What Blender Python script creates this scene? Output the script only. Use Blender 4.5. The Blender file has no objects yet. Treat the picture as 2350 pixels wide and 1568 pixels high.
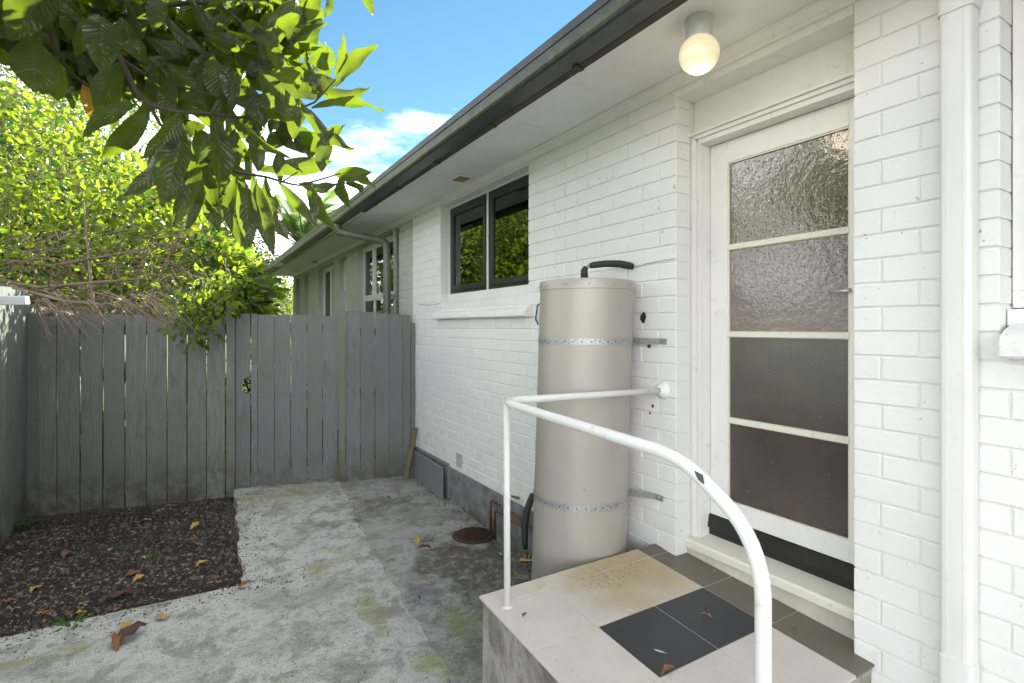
import bpy, math, random
import numpy as np
from mathutils import Vector, Matrix
R = random.Random(7)
N = np.random.RandomState(11)
sc = bpy.context.scene
COL = sc.collection
rad = math.radians
H = 1.80                      # camera height above the concrete

# ------------------------------------------------------------------ camera
cam_d = bpy.data.cameras.new("camera"); cam = bpy.data.objects.new("camera", cam_d); COL.objects.link(cam)
cam.location = (0, 0, H); cam.rotation_euler = (rad(90), 0, rad(-31.19))
cam_d.lens = 18.6; cam_d.sensor_width = 36; cam_d.shift_y = -0.01447
cam_d.clip_start = 0.05; cam_d.clip_end = 2000
sc.camera = cam

# ------------------------------------------------------------------ world, sun, exposure
SUN = Vector((1.0, 0.78, 0.84)).normalized()
el = math.asin(SUN.z); az = math.atan2(SUN.x, SUN.y)
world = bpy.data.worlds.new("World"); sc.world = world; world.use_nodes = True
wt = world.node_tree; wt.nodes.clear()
def wn(t, **k):
    n = wt.nodes.new(t)
    for a, b in k.items(): setattr(n, a, b)
    return n
def wl(a, b): wt.links.new(a, b)
def wmath(op, a, b=None, c=None):
    n = wn('ShaderNodeMath', operation=op)
    for i, s in enumerate((a, b, c)):
        if s is None: continue
        if isinstance(s, (int, float)): n.inputs[i].default_value = s
        else: wl(s, n.inputs[i])
    return n.outputs[0]
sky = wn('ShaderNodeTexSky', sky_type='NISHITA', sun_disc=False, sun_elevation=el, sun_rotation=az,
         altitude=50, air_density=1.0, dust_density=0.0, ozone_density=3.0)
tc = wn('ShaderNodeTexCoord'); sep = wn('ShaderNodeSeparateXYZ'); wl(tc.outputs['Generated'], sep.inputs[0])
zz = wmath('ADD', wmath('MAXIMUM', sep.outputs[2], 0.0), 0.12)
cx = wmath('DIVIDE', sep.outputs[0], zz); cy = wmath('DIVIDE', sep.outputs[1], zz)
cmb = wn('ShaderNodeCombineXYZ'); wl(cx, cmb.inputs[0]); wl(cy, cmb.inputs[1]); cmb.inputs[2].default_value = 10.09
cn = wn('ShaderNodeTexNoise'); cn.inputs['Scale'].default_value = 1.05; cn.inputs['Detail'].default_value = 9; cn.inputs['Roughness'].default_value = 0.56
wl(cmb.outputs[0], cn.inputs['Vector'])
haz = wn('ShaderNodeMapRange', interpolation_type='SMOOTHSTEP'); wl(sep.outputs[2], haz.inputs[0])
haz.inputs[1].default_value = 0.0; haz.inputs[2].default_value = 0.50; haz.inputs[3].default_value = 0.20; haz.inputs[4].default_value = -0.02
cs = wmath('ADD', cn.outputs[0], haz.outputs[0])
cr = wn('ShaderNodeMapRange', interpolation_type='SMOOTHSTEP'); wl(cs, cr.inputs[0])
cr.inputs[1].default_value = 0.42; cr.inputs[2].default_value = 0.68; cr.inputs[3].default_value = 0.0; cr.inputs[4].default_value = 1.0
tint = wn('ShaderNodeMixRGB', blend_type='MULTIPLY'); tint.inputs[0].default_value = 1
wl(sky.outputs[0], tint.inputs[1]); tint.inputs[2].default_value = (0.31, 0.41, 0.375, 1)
mixc = wn('ShaderNodeMixRGB'); wl(cr.outputs[0], mixc.inputs[0]); wl(tint.outputs[0], mixc.inputs[1]); mixc.inputs[2].default_value = (13.6, 13.2, 13.2, 1)  # cloud cover made over-bright, mostly out of view, to light the shaded walls
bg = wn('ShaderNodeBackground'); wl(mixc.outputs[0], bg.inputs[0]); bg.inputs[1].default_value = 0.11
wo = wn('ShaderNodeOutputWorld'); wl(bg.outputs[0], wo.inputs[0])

sun_d = bpy.data.lights.new("sun", 'SUN'); sun = bpy.data.objects.new("sun", sun_d); COL.objects.link(sun)
sun_d.energy = 3.6; sun_d.angle = rad(0.53); sun_d.color = (1.0, 0.95, 0.86)
sun.rotation_euler = (-SUN).to_track_quat('-Z', 'Y').to_euler(); sun.location = (6, 8, 14)

vs = sc.view_settings
vs.view_transform = 'Standard'; vs.look = 'None'; vs.gamma = 1; vs.use_curve_mapping = False
vs.exposure = 2.16
try:
    sc.cycles.max_bounces = 10; sc.cycles.diffuse_bounces = 6; sc.cycles.transparent_max_bounces = 12
    sc.cycles.transmission_bounces = 6; sc.cycles.glossy_bounces = 4
except Exception: pass

# ------------------------------------------------------------------ measuring helpers (points on real planes)
F = 1214.0
def ray(u, v):
    a = (u - 1175) / F; b = (750 - v) / F
    return (.518 + .8554 * a, .8554 - .518 * a, b)
def at(u, v, t):
    x, y, z = ray(u, v); return Vector((x * t, y * t, z * t + H))
def onX(u, v, X=2.25):
    x, y, z = ray(u, v); t = X / x; return Vector((X, y * t, z * t + H))
def onZ(u, v, Z=0.0):
    x, y, z = ray(u, v); t = (Z - H) / z; return Vector((x * t, y * t, Z))
def onF(u, v):                # on the plane of the back fence
    a = (u - 1175) / F; return at(u, v, 19.09 / (2.9 - a))
def depth(p): return .518 * p[0] + .8554 * p[1]
def proj(p):
    t = depth(p)
    if t < 0.05: return None
    return (1175 + F * (.8554 * p[0] - .518 * p[1]) / t, 750 - F * (p[2] - H) / t, t)

# ------------------------------------------------------------------ object helpers
WP = {}
def tag(o, label=None, cat=None, group=None, kind=None):
    if label: o['label'] = label
    if cat: o['category'] = cat
    if group: o['group'] = group
    if kind: o['kind'] = kind
    return o
def thing(name, label, cat, loc, group=None):
    o = bpy.data.objects.new(name, None); COL.objects.link(o); o.empty_display_size = .1
    o.location = loc; WP[o.name] = Vector(loc)
    return tag(o, label, cat, group)
def wp(o): return WP.get(o.name, Vector((0, 0, 0)))
def link(name, me, mat, parent=None, loc=None):
    o = bpy.data.objects.new(name, me); COL.objects.link(o)
    w = Vector(loc) if loc is not None else (wp(parent) if parent else Vector((0, 0, 0)))
    WP[o.name] = w
    if parent is not None:
        o.parent = parent; o.location = w - wp(parent)
    else: o.location = w
    if mat and not me.materials: me.materials.append(mat)
    return o
class MB:
    def __init__(s): s.v = []; s.f = []
    def add(s, vs_, fs_):
        n = len(s.v); s.v += [tuple(p) for p in vs_]; s.f += [tuple(i + n for i in q) for q in fs_]
        return s
    def box(s, x0, x1, y0, y1, z0, z1, fn=None):
        p = [(x0, y0, z0), (x1, y0, z0), (x1, y1, z0), (x0, y1, z0), (x0, y0, z1), (x1, y0, z1), (x1, y1, z1), (x0, y1, z1)]
        if fn: p = [fn(*q) for q in p]
        return s.add(p, [(0, 3, 2, 1), (4, 5, 6, 7), (0, 1, 5, 4), (1, 2, 6, 5), (2, 3, 7, 6), (3, 0, 4, 7)])
    def prism(s, poly, vec):                 # poly: closed 3D outline, extruded by vec
        n = len(poly); vec = Vector(vec); a = [Vector(p) for p in poly]; b = [p + vec for p in a]
        return s.add(a + b, [tuple(range(n))[::-1], tuple(range(n, 2 * n))] + [(i, (i + 1) % n, n + (i + 1) % n, n + i) for i in range(n)])
    def tube(s, pts, r, n=10, caps=True):
        pts = [Vector(p) for p in pts]; m = len(pts); rr = r if isinstance(r, (list, tuple)) else [r] * m
        d0 = (pts[1] - pts[0]).normalized()
        up = Vector((0, 0, 1)) if abs(d0.z) < .9 else Vector((1, 0, 0))
        x = d0.cross(up).normalized(); vs_ = []; fs_ = []
        for i, p in enumerate(pts):
            if i == 0: d = pts[1] - p
            elif i == m - 1: d = p - pts[i - 1]
            else: d = (pts[i + 1] - p).normalized() + (p - pts[i - 1]).normalized()
            if d.length < 1e-9: d = d0
            d.normalize(); x = (x - d * x.dot(d)).normalized(); y = d.cross(x)
            for k in range(n):
                a = 2 * math.pi * k / n; vs_.append(p + (x * math.cos(a) + y * math.sin(a)) * rr[i])
        for i in range(m - 1):
            for k in range(n):
                k2 = (k + 1) % n; fs_.append((i * n + k, i * n + k2, (i + 1) * n + k2, (i + 1) * n + k))
        if caps: fs_ += [tuple(range(n))[::-1], tuple(range((m - 1) * n, m * n))]
        return s.add(vs_, fs_)
    def lathe(s, prof, c, n=32, M=None):     # prof: (r, z) list
        vs_ = []; fs_ = []
        for r, z in prof:
            for k in range(n):
                a = 2 * math.pi * k / n; p = Vector((r * math.cos(a), r * math.sin(a), z))
                if M: p = M @ p
                vs_.append(Vector(c) + p)
        for i in range(len(prof) - 1):
            for k in range(n):
                k2 = (k + 1) % n; fs_.append((i * n + k, i * n + k2, (i + 1) * n + k2, (i + 1) * n + k))
        return s.add(vs_, fs_)
    def mesh(s, name, origin=(0, 0, 0), smooth=False):
        me = bpy.data.meshes.new(name); o = Vector(origin)
        me.from_pydata([(p[0] - o.x, p[1] - o.y, p[2] - o.z) for p in s.v], [], s.f)
        if smooth: me.shade_smooth()
        return me
    def build(s, name, mat, parent=None, smooth=False, loc=None, bevel=0, auto=False):
        if loc is None: loc = wp(parent) if parent else (sum(p[0] for p in s.v) / len(s.v), sum(p[1] for p in s.v) / len(s.v), min(p[2] for p in s.v))
        o = link(name, s.mesh(name, loc, smooth), mat, parent, loc)
        if bevel:
            b = o.modifiers.new('b', 'BEVEL'); b.width = bevel; b.segments = 2; b.limit_method = 'ANGLE'; b.angle_limit = rad(40)
        if auto: o.data.shade_smooth(); o.data.set_sharp_from_angle(angle=rad(38))
        return o
def arc(p0, p1, p2, n=8):                    # quadratic bend
    p0, p1, p2 = Vector(p0), Vector(p1), Vector(p2)
    return [p0 * (1 - t) ** 2 + p1 * 2 * t * (1 - t) + p2 * t * t for t in [i / n for i in range(n + 1)]]
def vnoise(x, y, s=0):
    return (math.sin(x * 1.7 + s) * math.cos(y * 2.1 - s * 1.3) + .5 * math.sin(x * 4.3 + y * 3.1 + s * 2) + .25 * math.sin(x * 9.1 - y * 7.7 + s)) / 1.75

# ------------------------------------------------------------------ materials
class NT:
    def __init__(s, name):
        s.m = bpy.data.materials.new(name); s.m.use_nodes = True; s.t = s.m.node_tree
        s.p = s.t.nodes['Principled BSDF']; s.out = s.t.nodes['Material Output']; s._pos = None
    def n(s, t, **k):
        n = s.t.nodes.new(t)
        for a, b in k.items(): setattr(n, a, b)
        return n
    def l(s, a, b): s.t.links.new(a, b)
    def put(s, sock, val):
        if isinstance(val, bpy.types.NodeSocket): s.l(val, sock)
        elif isinstance(val, tuple) and len(val) == 3 and sock.type == 'RGBA': sock.default_value = (*val, 1)
        else: sock.default_value = val
    def pos(s):
        if not s._pos: s._pos = s.n('ShaderNodeNewGeometry').outputs['Position']
        return s._pos
    def map(s, sc_=(1, 1, 1), loc=(0, 0, 0), rot=(0, 0, 0), src=None):
        m = s.n('ShaderNodeMapping'); s.l(src or s.pos(), m.inputs[0])
        m.inputs['Scale'].default_value = sc_; m.inputs['Location'].default_value = loc; m.inputs['Rotation'].default_value = rot
        return m.outputs[0]
    def noise(s, scale, detail=4, rough=.55, vec=None, dist=0):
        n = s.n('ShaderNodeTexNoise'); s.l(vec or s.pos(), n.inputs['Vector'])
        n.inputs['Scale'].default_value = scale; n.inputs['Detail'].default_value = detail
        n.inputs['Roughness'].default_value = rough; n.inputs['Distortion'].default_value = dist
        return n.outputs[0]
    def rng(s, v, a, b, c=0., d=1., smooth=True):
        n = s.n('ShaderNodeMapRange'); n.interpolation_type = 'SMOOTHSTEP' if smooth else 'LINEAR'
        s.put(n.inputs[0], v); n.inputs[1].default_value = a; n.inputs[2].default_value = b; n.inputs[3].default_value = c; n.inputs[4].default_value = d
        return n.outputs[0]
    def mix(s, f, a, b, mode='MIX'):
        n = s.n('ShaderNodeMixRGB', blend_type=mode); s.put(n.inputs[0], f); s.put(n.inputs[1], a); s.put(n.inputs[2], b); return n.outputs[0]
    def math(s, op, a, b=0., c=None):
        n = s.n('ShaderNodeMath', operation=op); s.put(n.inputs[0], a); s.put(n.inputs[1], b)
        if c is not None: s.put(n.inputs[2], c)
        return n.outputs[0]
    def xyz(s, v=None):
        n = s.n('ShaderNodeSeparateXYZ'); s.l(v or s.pos(), n.inputs[0]); return n.outputs
    def bump(s, h, strength=.3, dist=.01):
        n = s.n('ShaderNodeBump'); n.inputs['Strength'].default_value = strength; n.inputs['Distance'].default_value = dist
        s.l(h, n.inputs['Height']); s.l(n.outputs[0], s.p.inputs['Normal']); return n.outputs[0]
    def set(s, **k):
        names = {'col': 'Base Color', 'rough': 'Roughness', 'metal': 'Metallic', 'ior': 'IOR', 'coat': 'Coat Weight', 'spec': 'Specular IOR Level'}
        for a, b in k.items(): s.put(s.p.inputs[names[a]], b)
        return s
    def blob(s, x, y, rx, ry, soft=.5, wob=.25):     # soft patch on the ground around a point
        X, Y, Z = s.xyz()
        dx = s.math('DIVIDE', s.math('SUBTRACT', X, x), rx); dy = s.math('DIVIDE', s.math('SUBTRACT', Y, y), ry)
        d = s.math('SQRT', s.math('ADD', s.math('MULTIPLY', dx, dx), s.math('MULTIPLY', dy, dy)))
        w = s.math('MULTIPLY', s.math('SUBTRACT', s.noise(5, 4, .6), .5), wob * 4)
        return s.rng(s.math('ADD', d, w), 1 - soft, 1 + soft * .3, 1., 0.)

def painted_brick(name, col, grime=(.30, .27, .22), vary=.05):
    t = NT(name); oi = t.n('ShaderNodeObjectInfo').outputs['Random']
    big = t.rng(t.noise(1.3, 3), .3, .7)
    c = t.mix(big, col, tuple(x * (1 - vary) for x in col))
    c = t.mix(t.math('MULTIPLY', oi, .35), c, tuple(x * (1 - vary * 1.2) for x in col))
    sp = t.rng(t.noise(46, 2, .5, dist=.4), .715, .74)
    sp2 = t.math('MULTIPLY', sp, t.rng(t.noise(2.2, 2), .45, .6))
    c = t.mix(t.math('MULTIPLY', sp2, .8), c, (.10, .085, .07))
    web = t.math('MULTIPLY', t.rng(t.noise(17, 6, .7, dist=1.5), .66, .78), t.rng(t.noise(1.7, 2), .48, .68))
    c = t.mix(t.math('MULTIPLY', web, .55), c, grime)
    z = t.xyz()[2]
    low = t.math('MULTIPLY', t.rng(z, .35, .9, 1., 0.), t.rng(t.noise(7, 5, .65), .45, .7))
    c = t.mix(t.math('MULTIPLY', low, .25), c, (.42, .43, .36))
    t.set(col=c, rough=.62)
    h = t.math('ADD', t.math('MULTIPLY', t.noise(16, 5, .6), 1.), t.math('MULTIPLY', t.noise(90, 4, .7), .55))
    t.bump(h, .55, .006)
    return t.m
M = {}
M['white_brick'] = painted_brick('white_painted_brick', (.80, .80, .785))
M['grey_brick'] = painted_brick('grey_painted_brick', (.49, .50, .455), vary=.12)
def simple(name, col, rough=.5, metal=0., nscale=0, bstr=.2, vary=.06, dirt=0., coat=0.):
    t = NT(name)
    c = t.mix(t.rng(t.noise(3.1, 4), .3, .7), col, tuple(x * (1 - vary) for x in col))
    if name.startswith('wood'): c = t.mix(t.rng(t.noise(45, 1, .5), .45, .55), (.12, .09, .065), c); c = t.mix(t.rng(t.noise(57, 1, .5), .60, .64), c, (.55, .47, .36))
    if dirt:
        d = t.math('MULTIPLY', t.rng(t.noise(14, 6, .7, dist=.8), .56, .74), dirt)
        c = t.mix(d, c, (.16, .13, .10))
    t.set(col=c, rough=rough, metal=metal, coat=coat)
    if nscale: t.bump(t.noise(nscale, 4, .65), bstr, .004)
    return t.m
M['white_trim'] = simple('white_gloss_trim', (.80, .79, .765), .38, nscale=22, bstr=.18, dirt=.22)
M['mortar'] = simple('dirty_white_joints', (.76, .76, .74), .8, nscale=40, bstr=.4, dirt=.30)
M['soffit'] = simple('white_soffit_paint', (.79, .79, .77), .7, nscale=60, bstr=.15, dirt=.12)
M['cream_trim'] = simple('cream_painted_sill', (.74, .73, .62), .45, nscale=25, bstr=.2, dirt=.35)
M['white_pipe'] = simple('white_pipe_paint', (.78, .78, .765), .42, nscale=45, bstr=.3, dirt=.35)
M['pvc'] = simple('white_downpipe_paint', (.76, .755, .735), .36, nscale=12, bstr=.05, dirt=.10)
M['dark_alu'] = simple('dark_green_window_paint', (.016, .021, .020), .35, nscale=30, bstr=.1, dirt=.15)
M['brass'] = simple('brass', (.50, .36, .16), .38, 1., 60, .2)
M['steel'] = simple('steel', (.55, .55, .54), .3, 1., 60, .1)
M['copper'] = simple('aged_copper', (.30, .13, .08), .45, .85, 60, .2, .3, dirt=.3)
M['foam'] = simple('black_foam_lagging', (.022, .022, .024), .55, nscale=90, bstr=.3)
M['black_rubber'] = simple('black_rubber_strip', (.018, .017, .016), .45, nscale=40, bstr=.5, vary=.5, dirt=.25)
M['brown_web'] = simple('rusty_brown_dirt', (.10, .07, .045), .9, nscale=40)
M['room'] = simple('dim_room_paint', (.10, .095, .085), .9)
M['curtain'] = simple('net_curtain', (.80, .80, .78), .9, nscale=30)
M['grey_hatch'] = simple('grey_painted_hatch', (.21, .22, .225), .42, nscale=20, bstr=.3, dirt=.35)
M['roof'] = simple('dark_roofing', (.05, .05, .052), .6, nscale=20, bstr=.5)
M['grout'] = simple('pale_grout', (.66, .62, .54), .9, nscale=80, bstr=.4, vary=.3, dirt=.3)
M['lantern_base'] = simple('white_lamp_holder', (.66, .66, .66), .5, nscale=40, bstr=.2, dirt=.35)

def m_plinth():
    t = NT('rough_grey_plinth')
    c = t.mix(t.rng(t.noise(9, 5, .6), .35, .65), (.17, .175, .185), (.26, .265, .27))
    z = t.xyz()[2]
    c = t.mix(t.math('MULTIPLY', t.rng(z, .02, .17, 1., 0.), t.rng(t.noise(6, 4), .35, .6)), c, (.10, .09, .07))
    t.set(col=c, rough=.85); t.bump(t.math('ADD', t.noise(24, 5, .7, dist=1.), t.noise(90, 3)), .9, .016); return t.m
M['plinth'] = m_plinth()
def m_block():
    t = NT('stained_rough_concrete')
    v = t.map((1, 1, .45), rot=(.3, .5, 0))
    c = t.mix(t.rng(t.noise(7, 6, .65, v, .8), .35, .65), (.20, .185, .155), (.46, .44, .39))
    c = t.mix(t.math('MULTIPLY', t.rng(t.noise(5, 4, .6), .56, .66), .6), c, (.20, .20, .07))
    t.set(col=c, rough=.9); t.bump(t.math('ADD', t.noise(12, 6, .7, v, 1.), t.noise(60, 4)), .9, .02); return t.m
M['block'] = m_block()
def m_concrete(name='weathered_concrete', dark=0.):
    t = NT(name)
    st = t.map((1, 1.1, 1), rot=(0, 0, .55))
    fine = t.noise(110, 3, .85); med = t.noise(9, 8, .8, st, 0); big = t.noise(1.5, 5, .62); mid = t.noise(4.5, 5, .65, None, .5)
    k = 1 - dark
    hi = (.46 * k, .455 * k, .435 * k)
    c = t.mix(t.rng(med, .34, .52), (.24 * k, .235 * k, .222 * k), hi)
    c = t.mix(t.math('MULTIPLY', t.rng(mid, .49, .62), .65), c, (.18, .175, .16))
    c = t.mix(t.math('MULTIPLY', t.rng(big, .50, .64), .50), c, (.22, .21, .185))
    mo = t.math('MULTIPLY', t.rng(t.noise(1.9, 4, .6, t.map((1, 1, 1), loc=(3, 7, 0))), .54, .68), t.rng(t.noise(30, 5, .75), .30, .55))
    c = t.mix(t.math('MULTIPLY', mo, .6), c, (.26, .25, .09))
    far = t.blob(.75, 5.85, .50, .32); c = t.mix(t.math('MULTIPLY', t.math('MULTIPLY', far, t.rng(t.noise(18, 4), .3, .6)), .7), c, (.30, .29, .12))
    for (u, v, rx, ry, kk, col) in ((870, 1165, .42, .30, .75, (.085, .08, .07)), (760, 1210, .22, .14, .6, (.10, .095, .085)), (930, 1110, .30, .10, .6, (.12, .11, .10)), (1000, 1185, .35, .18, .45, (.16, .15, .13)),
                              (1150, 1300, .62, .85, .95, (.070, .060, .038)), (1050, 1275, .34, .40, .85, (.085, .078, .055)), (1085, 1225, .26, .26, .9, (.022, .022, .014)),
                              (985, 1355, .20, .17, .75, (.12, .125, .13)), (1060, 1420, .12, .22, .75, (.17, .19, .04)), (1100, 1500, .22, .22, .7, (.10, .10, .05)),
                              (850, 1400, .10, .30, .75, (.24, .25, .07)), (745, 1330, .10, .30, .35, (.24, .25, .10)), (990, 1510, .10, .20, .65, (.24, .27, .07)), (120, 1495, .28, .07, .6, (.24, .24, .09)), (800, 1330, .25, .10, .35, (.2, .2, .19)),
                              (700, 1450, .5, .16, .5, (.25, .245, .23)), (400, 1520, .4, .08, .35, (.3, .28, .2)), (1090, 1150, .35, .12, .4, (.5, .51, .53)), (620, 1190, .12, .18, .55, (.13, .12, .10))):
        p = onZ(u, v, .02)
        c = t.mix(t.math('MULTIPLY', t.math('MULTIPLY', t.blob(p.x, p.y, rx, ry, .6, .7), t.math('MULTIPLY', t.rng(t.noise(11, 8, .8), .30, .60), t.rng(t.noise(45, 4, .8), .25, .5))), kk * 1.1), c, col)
    sp = t.rng(fine, .36, .46, 1., 0.); c = t.mix(t.math('MULTIPLY', sp, .8), c, (.055, .05, .04))
    sp = t.rng(t.noise(34, 4, .8), .33, .39, 1., 0.); c = t.mix(t.math('MULTIPLY', sp, .7), c, (.06, .055, .045))
    sp = t.rng(t.noise(140, 2, .7), .66, .74); c = t.mix(t.math('MULTIPLY', sp, .45), c, (.72, .71, .68))
    t.set(col=c, rough=t.rng(big, .3, .7, .9, .72)); t.bump(t.math('ADD', t.math('MULTIPLY', med, .5), fine), .45, .006); return t.m
M['concrete'] = m_concrete(); M['concrete_old'] = m_concrete('older_darker_concrete', .25)
def m_soil():
    t = NT('dark_soil')
    c = t.mix(t.rng(t.noise(30, 6, .7), .35, .65), (.050, .040, .033), (.155, .128, .104))
    c = t.mix(t.rng(t.noise(130, 2), .63, .70), c, (.22, .18, .13))
    t.set(col=c, rough=.95); t.bump(t.math('ADD', t.noise(40, 5, .7), t.noise(120, 3)), 1., .02); return t.m
M['soil'] = m_soil()
def m_ground():
    t = NT('lawn_and_dirt')
    c = t.mix(t.rng(t.noise(6, 5, .6), .35, .6), (.05, .075, .02), (.10, .11, .035))
    t.set(col=c, rough=.95); t.bump(t.noise(30, 5, .7), 1., .05); return t.m
M['ground'] = m_ground()
def m_fence(name, col, alg=1., seed=0.):
    t = NT(name); oi = t.n('ShaderNodeObjectInfo').outputs['Random']
    cm = t.n('ShaderNodeCombineXYZ'); t.l(t.math('MULTIPLY', oi, 37.), cm.inputs[0]); t.l(t.math('MULTIPLY', oi, 91.), cm.inputs[2]); cm.inputs[1].default_value = seed
    va = t.n('ShaderNodeVectorMath', operation='ADD'); t.l(t.pos(), va.inputs[0]); t.l(cm.outputs[0], va.inputs[1])
    g = t.map((9, 9, .55), src=va.outputs[0]); k = t.map((2.4, 2.4, 1.2), src=va.outputs[0])
    grain = t.noise(9, 6, .65, g, .6)
    kn = t.noise(2.6, 3, .5, k, 1.4)
    c = t.mix(t.rng(grain, .3, .7), tuple(x * .70 for x in col), tuple(x * 1.16 for x in col))
    c = t.mix(t.math('MULTIPLY', t.rng(kn, .60, .72), .55), c, tuple(x * .38 for x in col))
    c = t.mix(t.math('MULTIPLY', oi, .95), c, (col[0] * .78, col[1] * .86, col[2] * .78))
    c = t.mix(t.math('MULTIPLY', t.rng(t.noise(1.7, 3, .6, k), .5, .7), .35), c, (.16, .14, .11))
    z = t.xyz()[2]
    lo = t.math('MULTIPLY', t.rng(z, .05, .55, 1., 0.), t.rng(t.noise(5, 5, .65), .38, .62))
    c = t.mix(t.math('MULTIPLY', lo, .9 * alg), c, (.085, .072, .045))
    gr = t.math('MULTIPLY', t.rng(t.noise(3.4, 4, .6, va.outputs[0]), .58, .70), .45 * alg); c = t.mix(gr, c, (.10, .13, .07))
    sp = t.rng(t.noise(60, 2, .5), .74, .77); c = t.mix(sp, c, (.03, .025, .02))
    t.set(col=c, rough=.7); t.bump(t.math('ADD', grain, t.math('MULTIPLY', t.noise(70, 3, .6, t.map((1, 1, .12), src=va.outputs[0])), .6)), .45, .006); return t.m
M['fence'] = m_fence('grey_stained_fence', (.205, .208, .196))
M['gate'] = m_fence('bluish_grey_gate_timber', (.190, .200, .208), .8, 5.)
M['fence_green'] = m_fence('green_grey_side_fence', (.20, .235, .215), .9, 9.)
M['pale_fence'] = m_fence('weathered_pale_timber', (.40, .38, .33), .4, 2.)
M['raw_timber'] = m_fence('weathered_brown_timber', (.16, .125, .075), .6, 3.)
M['white_timber'] = simple('white_painted_timber', (.58, .58, .60), .55, nscale=25, bstr=.2, dirt=.25)
def m_gutter():
    t = NT('mossy_dark_gutter')
    X, Y, Z = t.xyz()
    far = t.rng(Y, 6.0, 6.8)
    c = t.mix(t.rng(t.noise(5, 5, .6), .35, .65), (.030, .033, .036), (.055, .058, .058))
    gcol = t.mix(t.rng(t.noise(8, 4), .35, .65), (.055, .066, .030), (.105, .118, .056))
    low = t.math('MULTIPLY', t.math('MULTIPLY', t.rng(Z, 3.111, 3.122), t.rng(Z, 3.150, 3.19, 1., 0.)), t.rng(X, 1.535, 1.545, 1., 0.))
    strk = t.noise(14, 6, .7, t.map((1, 1.6, .8)))
    m = t.math('MULTIPLY', low, t.rng(strk, .22, .62)); c = t.mix(t.math('MULTIPLY', m, .85), c, gcol)
    m2 = t.math('MULTIPLY', far, t.rng(strk, .32, .62)); c = t.mix(t.math('MULTIPLY', m2, .75), c, (.19, .18, .11))
    t.set(col=c, rough=.42); t.bump(t.noise(20, 4), .2, .004); return t.m
M['gutter'] = m_gutter()
M['fascia'] = simple('grimy_dark_fascia', (.075, .065, .055), .8, nscale=30, bstr=.6, vary=.5, dirt=.6)
M['fascia_pale'] = simple('peeling_pale_fascia', (.55, .53, .47), .7, nscale=30, bstr=.5, vary=.2, dirt=.7)
M['far_pipe'] = simple('dull_green_grey_pipe', (.17, .18, .145), .42, nscale=15, bstr=.15, vary=.3, dirt=.3)
def m_tank():
    t = NT('beige_coated_steel')
    c = t.mix(t.rng(t.noise(2, 3), .3, .7), (.385, .350, .318), (.415, .380, .346))
    c = t.mix(t.rng(t.noise(60, 2, .5), .755, .77), c, (.1, .07, .05))
    t.set(col=c, rough=.34, metal=.12); t.bump(t.noise(3.2, 2, .5, t.map((1, 1, .06))), .22, .02); return t.m
M['tank'] = m_tank()
def m_strap():
    t = NT('galvanised_strap'); v = t.n('ShaderNodeTexVoronoi'); v.inputs['Scale'].default_value = 60; t.l(t.pos(), v.inputs[0])
    t.set(col=t.mix(v.outputs['Distance'], (.34, .35, .36), (.52, .54, .55)), rough=.42, metal=.6); return t.m
M['strap'] = m_strap()
M['dark_hole'] = simple('dark_hole', (.03, .028, .022), .9, nscale=60, bstr=.8, vary=.5)
def m_tile(name, col, rough=.45, bs=.3, yel=0.):
    t = NT(name); oi = t.n('ShaderNodeObjectInfo').outputs['Random']
    c = t.mix(t.rng(t.noise(4, 5, .6), .3, .7), col, tuple(x * .88 for x in col))
    c = t.mix(t.math('MULTIPLY', oi, .3), c, tuple(x * .85 for x in col))
    if yel:
        b = t.blob(1.92, 2.0, .55, .42, .8, .3); c = t.mix(t.math('MULTIPLY', b, yel), c, (.46, .36, .17))
        g = t.math('MULTIPLY', t.blob(1.78, 1.98, .32, .12, .8, .6), t.rng(t.noise(65, 5, .8), .50, .60)); c = t.mix(t.math('MULTIPLY', g, .5), c, (.05, .045, .02))
    c = t.mix(t.math('MULTIPLY', t.rng(t.noise(80, 2, .5), .73, .76), .7), c, (.08, .06, .04))
    t.set(col=c, rough=rough); t.bump(t.noise(110, 3, .6), bs, .004); return t.m
M['tile_cream'] = m_tile('cream_tile', (.70, .625, .565), .5, .5, .8)
M['tile_brown'] = m_tile('brown_tile', (.155, .135, .105), .42, .12)
M['tile_dark'] = m_tile('charcoal_tile', (.040, .042, .046), .45, .18)

def m_obscure(name, col, kind):
    t = NT(name)
    v = t.n('ShaderNodeTexVoronoi'); v.inputs['Scale'].default_value = 56 if kind == 'dots' else 60; t.l(t.pos(), v.inputs[0])
    if kind == 'dots':
        h = t.math('ADD', t.rng(v.outputs['Distance'], .0, .30, 1., 0.), t.math('MULTIPLY', t.noise(30, 3, .6), 1.1)); bs, bd = .42, .007
    else:
        h = t.math('ADD', t.noise(160, 2, .5), t.math('MULTIPLY', t.noise(9, 3), .7)); bs, bd = .16, .006
    c = t.mix(t.rng(t.noise(3, 4), .3, .7), col, tuple(x * .7 for x in col))
    c = t.mix(t.rng(t.noise(70, 2, .5), .76, .78), c, (.4, .38, .34))
    t.set(col=c, rough=.09 if kind == 'dots' else .13, ior=1.6); t.p.inputs['Specular IOR Level'].default_value = 1.0; t.p.inputs['Coat Weight'].default_value = .25; t.p.inputs['Coat Roughness'].default_value = .06
    t.bump(h, bs, bd); return t.m
M['glass_a'] = m_obscure('dotted_obscure_glass', (.13, .110, .068), 'dots')
M['glass_b'] = m_obscure('dotted_obscure_glass_mauve', (.19, .150, .132), 'dots')
M['glass_c'] = m_obscure('grained_obscure_glass_grey', (.072, .062, .048), 'fine')
M['glass_d'] = m_obscure('grained_obscure_glass_maroon', (.070, .049, .040), 'fine')
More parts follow.
